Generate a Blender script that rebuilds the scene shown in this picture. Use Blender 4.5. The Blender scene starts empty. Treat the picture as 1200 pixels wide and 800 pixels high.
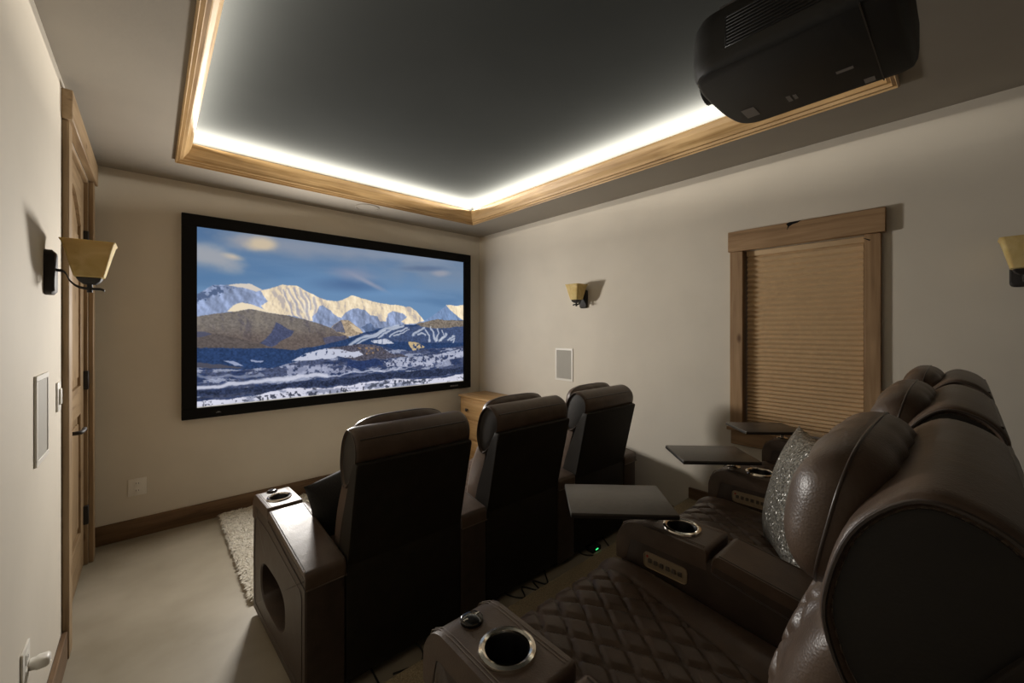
import bpy, bmesh, math, random
import numpy as np
from mathutils import Vector, Matrix
random.seed(7); np.random.seed(7)
PI = math.pi
SC = bpy.context.scene
COL = SC.collection

# ------------------------------------------------------------------ camera
CAM_H = 1.40
YAW = math.radians(41.7)            # looking 41.7 deg to the right of the screen wall's normal
cam = bpy.data.cameras.new('camera'); camo = bpy.data.objects.new('camera', cam); COL.objects.link(camo)
camo.location = (0, 0, CAM_H)
camo.rotation_euler = (PI/2, 0, -YAW)
cam.sensor_width = 36.0; cam.sensor_fit = 'HORIZONTAL'
cam.lens = 474/1200*36.0
cam.shift_y = -14/1200
cam.clip_start = 0.02
SC.camera = camo

# ------------------------------------------------------------------ world, lights, exposure
W = bpy.data.worlds.new('world'); SC.world = W; W.use_nodes = True
bg = W.node_tree.nodes['Background']; bg.inputs[0].default_value = (0.55, 0.68, 1.0, 1); bg.inputs[1].default_value = 0.6
vs = SC.view_settings
vs.view_transform = 'Standard'; vs.look = 'None'; vs.gamma = 1.0; vs.exposure = 0.25; vs.use_curve_mapping = False

def area(name, loc, rot, sx, sy, power, col):
    l = bpy.data.lights.new(name, 'AREA'); l.shape = 'RECTANGLE'; l.size = sx; l.size_y = sy; l.energy = power; l.color = col
    o = bpy.data.objects.new(name, l); COL.objects.link(o); o.location = loc; o.rotation_euler = rot
    return o
# room dimensions (metres)
XL, XR, YF, YB, ZC = -0.2835, 2.826, 3.735, -1.25, 2.46
TX0, TX1, TY0, TY1, ZT = 0.118, 2.388, 0.198, 3.268, 2.64     # tray opening and tray ceiling
# small added lamp before the screen, standing in for an unseen front light
area('screen_light', (0.95, 3.66, 1.48), (-PI/2, 0, 0), 0.32, 0.24, 43, (1.0, 0.95, 0.88))
# LED strips in the cove behind the crown moulding
LEDC = (1.0, 0.93, 0.82)
led = 62.0
area('led_front', ((TX0+TX1)/2, TY1-0.022, 2.557), (math.radians(180+55), 0, 0), TX1-TX0-0.1, 0.012, led, LEDC)
area('led_left', (TX0+0.022, (TY0+TY1)/2, 2.557), (0, math.radians(180+55), 0), 0.012, TY1-TY0-0.1, led*0.55, LEDC)
area('led_right', (TX1-0.022, (TY0+TY1)/2, 2.557), (0, math.radians(180-55), 0), 0.012, TY1-TY0-0.1, led*1.3, LEDC)

# ------------------------------------------------------------------ materials
def mat(name, col, rough=0.6, metal=0.0, spec=0.5, coat=0.0):
    m = bpy.data.materials.new(name); m.use_nodes = True
    b = m.node_tree.nodes['Principled BSDF']
    b.inputs['Base Color'].default_value = (*col, 1); b.inputs['Roughness'].default_value = rough
    b.inputs['Metallic'].default_value = metal; b.inputs['Specular IOR Level'].default_value = spec
    b.inputs['Coat Weight'].default_value = coat
    return m
def N(m, t, **kw):
    n = m.node_tree.nodes.new(t)
    for k, v in kw.items():
        if k in n.inputs: n.inputs[k].default_value = v
        else: setattr(n, k, v)
    return n
def L(m, a, ao, b, bi): m.node_tree.links.new(a.outputs[ao], b.inputs[bi])
def bsdf(m): return m.node_tree.nodes['Principled BSDF']
def coords(m, scale=(1, 1, 1), kind='Object'):
    tc = N(m, 'ShaderNodeTexCoord'); mp = N(m, 'ShaderNodeMapping'); mp.inputs['Scale'].default_value = scale
    L(m, tc, kind, mp, 'Vector'); return mp
def ramp(m, src, out, stops):
    r = N(m, 'ShaderNodeValToRGB'); e = r.color_ramp.elements
    while len(e) < len(stops): e.new(0.5)
    for el, (p, c) in zip(e, stops): el.position = p; el.color = (*c, 1)
    L(m, src, out, r, 'Fac'); return r
def bump(m, src, out, strength, dist):
    b = N(m, 'ShaderNodeBump'); b.inputs['Strength'].default_value = strength; b.inputs['Distance'].default_value = dist
    L(m, src, out, b, 'Height'); L(m, b, 'Normal', bsdf(m), 'Normal'); return b
def mul(c, k): return tuple(min(1, x*k) for x in c)

def noise_mat(name, c0, c1, scale, rough, bscale=None, bstr=0.2, bdist=0.002, detail=4, spec=0.5, stretch=(1, 1, 1), lo=0.35, hi=0.65):
    m = mat(name, c0, rough, spec=spec)
    mp = coords(m, stretch)
    n = N(m, 'ShaderNodeTexNoise'); n.inputs['Scale'].default_value = scale; n.inputs['Detail'].default_value = detail
    L(m, mp, 'Vector', n, 'Vector')
    r = ramp(m, n, 'Fac', [(lo, c0), (hi, c1)]); L(m, r, 'Color', bsdf(m), 'Base Color')
    if bscale:
        n2 = N(m, 'ShaderNodeTexNoise'); n2.inputs['Scale'].default_value = bscale; n2.inputs['Detail'].default_value = 3
        L(m, mp, 'Vector', n2, 'Vector'); bump(m, n2, 'Fac', bstr, bdist)
    return m

def leather(name, c, rough, bstr=0.25):
    m = mat(name, c, rough, spec=0.45)
    mp = coords(m)
    v = N(m, 'ShaderNodeTexVoronoi'); v.inputs['Scale'].default_value = 330; v.feature = 'SMOOTH_F1'
    n = N(m, 'ShaderNodeTexNoise'); n.inputs['Scale'].default_value = 18; n.inputs['Detail'].default_value = 5
    L(m, mp, 'Vector', v, 'Vector'); L(m, mp, 'Vector', n, 'Vector')
    r = ramp(m, n, 'Fac', [(0.3, mul(c, 0.82)), (0.7, mul(c, 1.2))]); L(m, r, 'Color', bsdf(m), 'Base Color')
    a = N(m, 'ShaderNodeMath', operation='MULTIPLY_ADD'); a.inputs[1].default_value = 0.35
    L(m, v, 'Distance', a, 0); L(m, n, 'Fac', a, 2)
    bump(m, a, 0, bstr, 0.004)
    r2 = N(m, 'ShaderNodeMapRange'); r2.inputs['To Min'].default_value = rough-0.06; r2.inputs['To Max'].default_value = rough+0.1
    L(m, n, 'Fac', r2, 'Value'); L(m, r2, 'Result', bsdf(m), 'Roughness')
    return m

def wood(name, c0, c1, dark, axis, rough=0.5, knot=True):
    """grain runs along axis 0/1/2 of object space"""
    m = mat(name, c0, rough, spec=0.35)
    s = [14.0, 14.0, 14.0]; s[axis] = 0.9
    mp = coords(m, tuple(s))
    n = N(m, 'ShaderNodeTexNoise'); n.inputs['Scale'].default_value = 2.2; n.inputs['Detail'].default_value = 7; n.inputs['Distortion'].default_value = 0.8
    L(m, mp, 'Vector', n, 'Vector')
    r = ramp(m, n, 'Fac', [(0.28, dark), (0.46, c0), (0.7, c1)])
    out = r
    mp2 = coords(m)
    n2 = N(m, 'ShaderNodeTexNoise'); n2.inputs['Scale'].default_value = 3.1; n2.inputs['Detail'].default_value = 2
    L(m, mp2, 'Vector', n2, 'Vector')
    mx = N(m, 'ShaderNodeMixRGB', blend_type='MULTIPLY'); mx.inputs[0].default_value = 0.5
    r2 = ramp(m, n2, 'Fac', [(0.35, (0.62, 0.58, 0.55)), (0.65, (1.0, 1.0, 1.0))])
    L(m, r, 'Color', mx, 1); L(m, r2, 'Color', mx, 2)
    out = mx
    if knot:
        sk = [5.5, 5.5, 5.5]; sk[axis] = 2.6
        mp3 = coords(m, tuple(sk)); v = N(m, 'ShaderNodeTexVoronoi'); v.inputs['Scale'].default_value = 1.0
        L(m, mp3, 'Vector', v, 'Vector')
        rk = ramp(m, v, 'Distance', [(0.03, (0.25, 0.17, 0.11)), (0.10, (1, 1, 1))])
        mk = N(m, 'ShaderNodeMixRGB', blend_type='MULTIPLY'); mk.inputs[0].default_value = 0.8
        L(m, mx, 'Color', mk, 1); L(m, rk, 'Color', mk, 2); out = mk
    L(m, out, 'Color', bsdf(m), 'Base Color')
    bump(m, n, 'Fac', 0.15, 0.002)
    return m

WALLC = (0.70, 0.645, 0.55)
M = {}
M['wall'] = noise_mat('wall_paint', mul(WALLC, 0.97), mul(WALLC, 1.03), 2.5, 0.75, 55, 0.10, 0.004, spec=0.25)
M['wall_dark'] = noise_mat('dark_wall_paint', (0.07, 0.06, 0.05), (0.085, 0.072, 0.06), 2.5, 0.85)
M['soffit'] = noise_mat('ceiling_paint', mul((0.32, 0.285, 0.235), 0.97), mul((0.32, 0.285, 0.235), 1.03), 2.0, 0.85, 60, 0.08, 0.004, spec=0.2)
M['tray'] = noise_mat('tray_paint', (0.0290, 0.0305, 0.0295), (0.0320, 0.0335, 0.0325), 1.5, 1.0, 60, 0.06, 0.003, spec=0.0)
M['concrete'] = noise_mat('stained_concrete', (0.27, 0.235, 0.170), (0.41, 0.365, 0.285), 2.3, 0.42, 30, 0.08, 0.003, detail=9, stretch=(1, 1, 1), lo=0.3, hi=0.7)
M['carpet'] = noise_mat('carpet', (0.21, 0.165, 0.10), (0.31, 0.25, 0.16), 160, 0.95, 220, 0.8, 0.006, spec=0.1)
M['rug_base'] = noise_mat('rug_base', (0.55, 0.51, 0.43), (0.66, 0.62, 0.53), 40, 0.95, spec=0.1)
M['rug_pile'] = noise_mat('rug_pile', (0.66, 0.62, 0.53), (0.84, 0.80, 0.70), 30, 0.95, spec=0.1)
W0, W1, WD = (0.36, 0.225, 0.118), (0.46, 0.30, 0.165), (0.25, 0.15, 0.075)
M['wood_x'] = wood('alder_x', W0, W1, WD, 0); M['wood_y'] = wood('alder_y', W0, W1, WD, 1); M['wood_z'] = wood('alder_z', W0, W1, WD, 2)
D0, D1, DD = (0.34, 0.235, 0.13), (0.40, 0.285, 0.17), (0.22, 0.145, 0.08)
M['door_z'] = wood('door_alder_z', D0, D1, DD, 2); M['door_y'] = wood('door_alder_y', D0, D1, DD, 1)
B0, B1, BD = (0.165, 0.098, 0.05), (0.225, 0.14, 0.075), (0.095, 0.055, 0.03)
M['base_x'] = wood('baseboard_x', B0, B1, BD, 0); M['base_y'] = wood('baseboard_y', B0, B1, BD, 1)
C0, C1, CD = (0.42, 0.27, 0.12), (0.55, 0.37, 0.18), (0.27, 0.16, 0.06)
M['crown_x'] = wood('crown_x', C0, C1, CD, 0, 0.4, False); M['crown_y'] = wood('crown_y', C0, C1, CD, 1, 0.4, False)
M['pine_x'] = wood('pine_x', (0.45, 0.27, 0.11), (0.56, 0.35, 0.16), (0.33, 0.19, 0.08), 0); M['pine_y'] = wood('pine_y', (0.45, 0.27, 0.11), (0.56, 0.35, 0.16), (0.33, 0.19, 0.08), 1)
M['leather'] = leather('brown_leather', (0.098, 0.066, 0.047), 0.38)
M['leather_dark'] = leather('dark_brown_leather', (0.055, 0.038, 0.029), 0.42)
M['vinyl'] = leather('back_vinyl', (0.020, 0.016, 0.012), 0.6, 0.1)  # chair backs turn from the front light; their shade is put into this colour
bsdf(M['vinyl']).inputs['Specular IOR Level'].default_value = 0.2
M['side_vinyl'] = leather('side_vinyl', (0.013, 0.0105, 0.008), 0.5, 0.12)  # near-black tone for the headrest end panels
M['piping'] = mat('piping', (0.05, 0.037, 0.03), 0.35)
M['thread'] = mat('thread', (0.16, 0.12, 0.09), 0.6)
M['fabric_black'] = mat('black_fabric', (0.012, 0.011, 0.010), 0.9)
M['chrome'] = mat('chrome', (0.72, 0.66, 0.56), 0.16, 1.0)
M['cup_black'] = mat('cup_black', (0.008, 0.008, 0.009), 0.3)
M['gloss_black'] = mat('gloss_black', (0.012, 0.011, 0.010), 0.12)
M['plate'] = mat('control_plate', (0.50, 0.40, 0.27), 0.35, 0.6)
M['button'] = mat('control_button', (0.10, 0.08, 0.06), 0.4)
M['led_red'] = mat('red_button', (0.5, 0.05, 0.03), 0.4)
M['tray_table'] = noise_mat('tray_laminate', (0.058, 0.050, 0.042), (0.070, 0.061, 0.052), 60, 0.35)
M['tray_edge'] = mat('tray_edge', (0.016, 0.014, 0.012), 0.5)
M['iron'] = noise_mat('bronze_iron', (0.018, 0.015, 0.013), (0.028, 0.023, 0.020), 40, 0.6)
M['black'] = mat('matte_black', (0.006, 0.006, 0.006), 0.8, spec=0.2)
M['proj'] = noise_mat('projector_plastic', (0.006, 0.006, 0.005), (0.008, 0.008, 0.007), 120, 0.6)
M['proj_grey'] = mat('projector_sticker', (0.20, 0.18, 0.16), 0.6)
M['white'] = mat('white_plastic', (0.82, 0.79, 0.72), 0.4)
M['grille'] = noise_mat('speaker_grille', (0.36, 0.34, 0.30), (0.42, 0.40, 0.35), 900, 0.7)
M['outlet_dark'] = mat('outlet_slot', (0.05, 0.045, 0.04), 0.6)
M['cable'] = mat('cable', (0.008, 0.008, 0.008), 0.5)
M['darkcush'] = noise_mat('charcoal_cloth', (0.020, 0.019, 0.018), (0.032, 0.030, 0.028), 200, 0.85, 400, 0.4, 0.002)
# amber glass of the sconces
m = mat('amber_glass', (0.80, 0.60, 0.25), 0.75, spec=0.15); bsdf(m).inputs['Transmission Weight'].default_value = 0.0
bsdf(m).inputs['Subsurface Weight'].default_value = 0.35; bsdf(m).inputs['Subsurface Radius'].default_value = (0.03, 0.02, 0.01); bsdf(m).inputs['Subsurface Scale'].default_value = 0.5
mp = coords(m); n = N(m, 'ShaderNodeTexNoise'); n.inputs['Scale'].default_value = 9; n.inputs['Detail'].default_value = 6; n.inputs['Distortion'].default_value = 2
L(m, mp, 'Vector', n, 'Vector'); r = ramp(m, n, 'Fac', [(0.3, (0.52, 0.37, 0.13)), (0.7, (0.70, 0.55, 0.26))]); L(m, r, 'Color', bsdf(m), 'Base Color')
M['amber'] = m
# pleated blind
M['blind'] = noise_mat('blind_fabric', (0.64, 0.465, 0.28), (0.67, 0.49, 0.295), 8, 0.8, spec=0.2)
# sequin cushion
m = mat('sequin_cloth', (0.22, 0.21, 0.18), 0.45, 0.35)
mp = coords(m, (1, 1, 1)); v = N(m, 'ShaderNodeTexVoronoi'); v.inputs['Scale'].default_value = 210
L(m, mp, 'Vector', v, 'Vector')
r = ramp(m, v, 'Color', [(0.45, (0.11, 0.105, 0.09)), (0.9, (0.34, 0.32, 0.28))]); L(m, r, 'Color', bsdf(m), 'Base Color')
nm = N(m, 'ShaderNodeMixRGB', blend_type='ADD'); nm.inputs[0].default_value = 1
geo = N(m, 'ShaderNodeNewGeometry'); sub = N(m, 'ShaderNodeVectorMath', operation='SUBTRACT'); sub.inputs[1].default_value = (0.5, 0.5, 0.5)
L(m, v, 'Color', sub, 0); sc_ = N(m, 'ShaderNodeVectorMath', operation='SCALE'); sc_.inputs['Scale'].default_value = 0.9
L(m, sub, 'Vector', sc_, 0); ad = N(m, 'ShaderNodeVectorMath', operation='ADD'); L(m, geo, 'Normal', ad, 0); L(m, sc_, 'Vector', ad, 1)
no = N(m, 'ShaderNodeVectorMath', operation='NORMALIZE'); L(m, ad, 'Vector', no, 0); L(m, no, 'Vector', bsdf(m), 'Normal')
bsdf(m).inputs['Roughness'].default_value = 0.3
M['sequin'] = m
# window pane
m = mat('glass', (0.9, 0.95, 1.0), 0.02); bsdf(m).inputs['Transmission Weight'].default_value = 1.0; M['glass'] = m
m = mat('green_led', (0.02, 0.4, 0.1), 0.5); bsdf(m).inputs['Emission Color'].default_value = (0.05, 1.0, 0.25, 1); bsdf(m).inputs['Emission Strength'].default_value = 1.2; M['green'] = m
m = mat('nightlight', (0.9, 0.85, 0.75), 0.5); bsdf(m).inputs['Emission Color'].default_value = (1, 0.9, 0.75, 1); bsdf(m).inputs['Emission Strength'].default_value = 1.0; M['nightlight'] = m
# projected picture: colours live on the screen surface itself
m = bpy.data.materials.new('screen_picture'); m.use_nodes = True
for nd in list(m.node_tree.nodes): m.node_tree.nodes.remove(nd)
at = N(m, 'ShaderNodeAttribute', attribute_name='picture'); em = N(m, 'ShaderNodeEmission'); em.inputs['Strength'].default_value = 0.84
ou = N(m, 'ShaderNodeOutputMaterial'); L(m, at, 'Color', em, 'Color'); L(m, em, 'Emission', ou, 'Surface')
M['picture'] = m

# ------------------------------------------------------------------ mesh helpers
def link(name, me, material, parent=None, loc=None, smooth=None):
    o = bpy.data.objects.new(name, me); COL.objects.link(o)
    if material is not None:
        me.materials.clear(); me.materials.append(M[material] if isinstance(material, str) else material)
    if smooth is not None:
        for p in me.polygons: p.use_smooth = True
        if smooth < 180: me.set_sharp_from_angle(angle=math.radians(smooth))
    if parent is not None: o.parent = parent
    if loc is not None: o.location = loc
    return o
def pyd(name, v, f, material, parent=None, loc=None, smooth=None, fixn=True):
    me = bpy.data.meshes.new(name); me.from_pydata([tuple(p) for p in v], [], f)
    if fixn:
        bm = bmesh.new(); bm.from_mesh(me); bmesh.ops.recalc_face_normals(bm, faces=bm.faces); bm.to_mesh(me); bm.free()
    me.update()
    return link(name, me, material, parent, loc, smooth)
def bmo(name, bm, material, parent=None, loc=None, smooth=None):
    bmesh.ops.recalc_face_normals(bm, faces=bm.faces)
    me = bpy.data.meshes.new(name); bm.to_mesh(me); bm.free()
    return link(name, me, material, parent, loc, smooth)
def add_box(bm, x0, x1, y0, y1, z0, z1, bev=0, seg=2, mtx=None):
    t = bmesh.new()
    vs_ = [t.verts.new((x, y, z)) for x in (x0, x1) for y in (y0, y1) for z in (z0, z1)]
    for q in ((0, 1, 3, 2), (4, 6, 7, 5), (0, 4, 5, 1), (2, 3, 7, 6), (0, 2, 6, 4), (1, 5, 7, 3)): t.faces.new([vs_[i] for i in q])
    if bev: bmesh.ops.bevel(t, geom=list(t.edges), offset=bev, segments=seg, profile=0.5, affect='EDGES')
    if mtx is not None: bmesh.ops.transform(t, matrix=mtx, verts=t.verts)
    me = bpy.data.meshes.new('t'); t.to_mesh(me); t.free(); bm.from_mesh(me); bpy.data.meshes.remove(me)
def box(name, x0, x1, y0, y1, z0, z1, material, parent=None, bev=0, seg=2, mtx=None, loc=None, smooth=40):
    bm = bmesh.new(); add_box(bm, x0, x1, y0, y1, z0, z1, bev, seg, mtx)
    return bmo(name, bm, material, parent, loc, smooth if bev else None)
def catmull(pts, n=6, closed=True):
    P = [Vector(p) for p in pts]; k = len(P); out = []
    rng = range(k) if closed else range(k-1)
    for i in rng:
        if closed: p0, p1, p2, p3 = P[i-1], P[i], P[(i+1) % k], P[(i+2) % k]
        else: p0, p1, p2, p3 = P[max(i-1, 0)], P[i], P[i+1], P[min(i+2, k-1)]
        for j in range(n):
            t = j/n
            out.append(0.5*((2*p1)+(-p0+p2)*t+(2*p0-5*p1+4*p2-p3)*t*t+(-p0+3*p1-3*p2+p3)*t**3))
    if not closed: out.append(P[-1])
    return out
def round_poly(pts, r, n=5):
    """pts list of 2-tuples (optional third = own radius); rounded corners"""
    out = []; k = len(pts)
    for i in range(k):
        p = Vector(pts[i][:2]); a = Vector(pts[i-1][:2]); b = Vector(pts[(i+1) % k][:2])
        rr = pts[i][2] if len(pts[i]) > 2 else r
        u = (a-p); v = (b-p); lu, lv = u.length, v.length
        if rr <= 0: out.append(p); continue
        u.normalize(); v.normalize()
        d = min(rr, lu*0.49, lv*0.49)
        p0, p2 = p+u*d, p+v*d
        for j in range(n+1):
            t = j/n; out.append((1-t)**2*p0+2*t*(1-t)*p+t*t*p2)
    return [(q[0], q[1]) for q in out]
def loft(name, prof, xs, material, parent=None, axis=0, smooth=45, center=None, loc=None):
    """closed profile of 2-tuples swept along an axis; xs = [(pos, scale)]"""
    n = len(prof); c = center or (sum(p[0] for p in prof)/n, sum(p[1] for p in prof)/n)
    v = []; f = []
    for x, s in xs:
        for p in prof:
            a, b = c[0]+(p[0]-c[0])*s, c[1]+(p[1]-c[1])*s
            v.append((x, a, b) if axis == 0 else ((a, x, b) if axis == 1 else (a, b, x)))
    for k in range(len(xs)-1):
        for i in range(n):
            j = (i+1) % n; f.append((k*n+i, k*n+j, (k+1)*n+j, (k+1)*n+i))
    f.append(tuple(range(n))); f.append(tuple(range((len(xs)-1)*n, len(xs)*n)))
    return pyd(name, v, f, material, parent, loc, smooth)
def tube_data(pts, r, seg=8, closed=False, radii=None):
    P = [Vector(p) for p in pts]; k = len(P); v = []; f = []
    up = Vector((0, 0, 1))
    prev = None
    for i in range(k):
        if closed: d = P[(i+1) % k]-P[i-1]
        else: d = P[min(i+1, k-1)]-P[max(i-1, 0)]
        d.normalize()
        if prev is None:
            a = d.cross(up) if abs(d.dot(up)) < 0.95 else d.cross(Vector((1, 0, 0)))
        else: a = prev - d*prev.dot(d)
        a.normalize(); prev = a; b = d.cross(a)
        rr = radii[i] if radii else r
        for s in range(seg):
            t = 2*PI*s/seg; v.append(P[i]+a*(rr*math.cos(t))+b*(rr*math.sin(t)))
    m_ = k if closed else k-1
    for i in range(m_):
        for s in range(seg):
            i2 = (i+1) % k; s2 = (s+1) % seg
            f.append((i*seg+s, i*seg+s2, i2*seg+s2, i2*seg+s))
    if not closed: f.append(tuple(range(seg))); f.append(tuple(range((k-1)*seg, k*seg)))
    return v, f
def tube(name, pts, r, material, parent=None, seg=8, closed=False, radii=None, loc=None):
    v, f = tube_data(pts, r, seg, closed, radii); return pyd(name, v, f, material, parent, loc, 60)
def lathe(name, prof, material, parent=None, seg=32, loc=None, smooth=40, sx=1, sy=1, caps=True):
    v = []; f = []
    for r_, z in prof:
        for s in range(seg):
            t = 2*PI*s/seg; v.append((r_*math.cos(t)*sx, r_*math.sin(t)*sy, z))
    for i in range(len(prof)-1):
        for s in range(seg):
            s2 = (s+1) % seg; f.append((i*seg+s, i*seg+s2, (i+1)*seg+s2, (i+1)*seg+s))
    if caps: f.append(tuple(range(seg))); f.append(tuple(range((len(prof)-1)*seg, len(prof)*seg)))
    return pyd(name, v, f, material, parent, loc, smooth)
def pillow_data(w, h, t, nx=26, ny=26, ear=0.10, p=2.6, e=0.55):
    v = []; f = []
    for side in (1, -1):
        for j in range(ny+1):
            for i in range(nx+1):
                a = -1+2*i/nx; b = -1+2*j/ny
                x = w/2*a*(1-ear*(1-b*b)*abs(a)); z = h/2*b*(1-ear*(1-a*a)*abs(b))
                th = t/2*max(0, (1-abs(a)**p))**e*max(0, (1-abs(b)**p))**e
                v.append((x, side*th, z))
    nn = (nx+1)*(ny+1)
    for s in (0, 1):
        for j in range(ny):
            for i in range(nx):
                q = [s*nn+j*(nx+1)+i, s*nn+j*(nx+1)+i+1, s*nn+(j+1)*(nx+1)+i+1, s*nn+(j+1)*(nx+1)+i]
                f.append(q if s else q[::-1])
    return v, f
def weld(o, d=1e-5):
    bm = bmesh.new(); bm.from_mesh(o.data); bmesh.ops.remove_doubles(bm, verts=bm.verts, dist=d); bmesh.ops.recalc_face_normals(bm, faces=bm.faces); bm.to_mesh(o.data); bm.free()
    return o
def empty(name, loc, rz=0):
    o = bpy.data.objects.new(name, None); COL.objects.link(o); o.location = loc; o.rotation_euler = (0, 0, rz); o.empty_display_size = 0.1
    return o
def tag(o, label, cat, group=None):
    o['label'] = label; o['category'] = cat
    if group: o['group'] = group
    return o
def struct(o, label=None):
    o['kind'] = 'structure'
    if label: o['label'] = label
    return o

# ------------------------------------------------------------------ room shell
T = 0.12
RISER_Z, RISER_Y, RISER_X = 0.22, 1.30, 0.36
struct(box('floor', XL-T, XR+T, YB-T, YF+T, -0.1, 0, 'concrete'), 'stained tan concrete floor')
struct(box('wall_front', XL-T, XR+T, YF, YF+T, 0, 2.8, 'wall'), 'cream wall behind the projection screen')
struct(box('wall_back', XL-T, XR+T, YB-T, YB, 0, 2.8, 'wall_dark'), 'dark wall behind the back row')
# right wall with the window opening
WY0, WY1, WZ0, WZ1 = 0.345, 0.955, 0.775, 1.90
bm = bmesh.new()
add_box(bm, XR, XR+T, YB, WY0, 0, 2.8); add_box(bm, XR, XR+T, WY1, YF, 0, 2.8)
add_box(bm, XR, XR+T, WY0, WY1, 0, WZ0); add_box(bm, XR, XR+T, WY0, WY1, WZ1, 2.8)
struct(bmo('wall_right', bm, 'wall'), 'cream side wall with the window')
# left wall with the door recess
DY0, DY1, DZ = 2.625, 3.50, 2.29
bm = bmesh.new()
add_box(bm, XL-T, XL, YB, DY0, 0, 2.8); add_box(bm, XL-T, XL, DY1, YF, 0, 2.8); add_box(bm, XL-T, XL, DY0, DY1, DZ, 2.8)
add_box(bm, XL-T, XL-0.09, DY0, DY1, 0, DZ)
struct(bmo('wall_left', bm, 'wall'), 'cream side wall with the wooden door')
# ceiling: flat soffit around a raised tray
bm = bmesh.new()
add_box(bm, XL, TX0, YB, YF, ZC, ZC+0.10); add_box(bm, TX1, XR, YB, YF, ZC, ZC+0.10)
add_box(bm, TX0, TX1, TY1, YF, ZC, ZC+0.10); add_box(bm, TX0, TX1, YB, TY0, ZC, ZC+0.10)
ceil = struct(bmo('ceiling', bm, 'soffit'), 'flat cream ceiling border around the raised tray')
# tray: curved cove rising to a flat panel
cove = [(0.0, ZC+0.02), (0.0, ZC+0.095), (0.004, ZC+0.118), (0.014, ZC+0.138), (0.030, ZC+0.156), (0.052, ZC+0.168), (0.080, ZC+0.175), (0.115, ZC+0.179), (0.150, ZT)]
v = []; f = []
for d, z in cove: v += [(TX0+d, TY0+d, z), (TX1-d, TY0+d, z), (TX1-d, TY1-d, z), (TX0+d, TY1-d, z)]
for k in range(len(cove)-1):
    for i in range(4): f.append((k*4+i, k*4+(i+1) % 4, k*4+4+(i+1) % 4, k*4+4+i))
f.append(tuple(len(v)-4+i for i in range(4)))
n0 = len(v); v += [(TX0-0.05, TY0-0.05, ZC+0.09), (TX1+0.05, TY0-0.05, ZC+0.09), (TX1+0.05, TY1+0.05, ZC+0.09), (TX0-0.05, TY1+0.05, ZC+0.09)]
v += [(x, y, ZT+0.06) for x, y, z in v[n0:n0+4]]
for i in range(4): f.append((n0+i, n0+(i+1) % 4, n0+4+(i+1) % 4, n0+4+i))
f.append((n0+4, n0+5, n0+6, n0+7))
pyd('tray_panel', v, f, 'tray', ceil, None, 40, False)
# riser for the back row
rz = box('riser', RISER_X, XR, YB, RISER_Y, 0.0, RISER_Z, 'carpet', None, 0.008, 2)
struct(rz, 'carpeted riser step under the back row')

# crown moulding around the tray, mitred: closed sweep of a stepped profile
#  (distance inward from the opening edge, height)
prof = [(-0.010, ZC-0.018), (-0.004, ZC-0.022), (0.0, ZC-0.012), (0.012, ZC-0.014), (0.016, ZC+0.0), (0.028, ZC+0.0), (0.034, ZC+0.014),
        (0.052, ZC+0.036), (0.064, ZC+0.060), (0.070, ZC+0.082), (0.070, ZC+0.094), (0.060, ZC+0.094), (0.0, ZC+0.03), (0.0, ZC-0.001), (-0.010, ZC-0.001)]
def crown(name, c0, c1, n0, n1, material):
    """c0,c1 opening corners; n0,n1 diagonal inward directions at those corners"""
    v = []; f = []; n = len(prof)
    for c, nn in ((c0, n0), (c1, n1)):
        for d, z in prof: v.append((c[0]+nn[0]*d, c[1]+nn[1]*d, z))
    for i in range(n):
        j = (i+1) % n; f.append((i, j, n+j, n+i))
    f.append(tuple(range(n))); f.append(tuple(range(n, 2*n)))
    o = pyd(name, v, f, material); o['kind'] = 'structure'; return o
A_, B_, C_, D_ = (TX0, TY0), (TX1, TY0), (TX1, TY1), (TX0, TY1)
crown('trim_1', D_, C_, (1, -1), (-1, -1), 'crown_x')['label'] = 'wood crown moulding along the screen side of the tray'
crown('trim_2', C_, B_, (-1, -1), (-1, 1), 'crown_y')['label'] = 'wood crown moulding along the window side of the tray'
crown('trim_3', A_, D_, (1, 1), (1, -1), 'crown_y')['label'] = 'wood crown moulding along the door side of the tray'
crown('trim_4', B_, A_, (-1, 1), (1, 1), 'crown_x')['label'] = 'wood crown moulding along the rear of the tray'

# baseboards
BH, BT = 0.125, 0.018
def baseboard(name, x0, x1, y0, y1, z0, z1, m_, lab):
    o = box(name, x0, x1, y0, y1, z0, z1, m_, None, 0.003, 1); struct(o, lab)
baseboard('baseboard_front', XL, XR, YF-BT, YF, 0, BH, 'base_x', 'brown wood baseboard under the screen')
baseboard('baseboard_left', XL, XL+BT, YB, 2.53, 0, BH, 'base_y', 'brown wood baseboard beside the door')
baseboard('baseboard_right', XR-BT, XR, RISER_Y+0.0, YF-BT, 0, BH, 'base_y', 'brown wood baseboard along the lower side wall')
baseboard('baseboard_riser', XR-BT, XR, YB, RISER_Y-0.005, RISER_Z, RISER_Z+0.075, 'base_y', 'brown wood baseboard on the riser')

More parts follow.
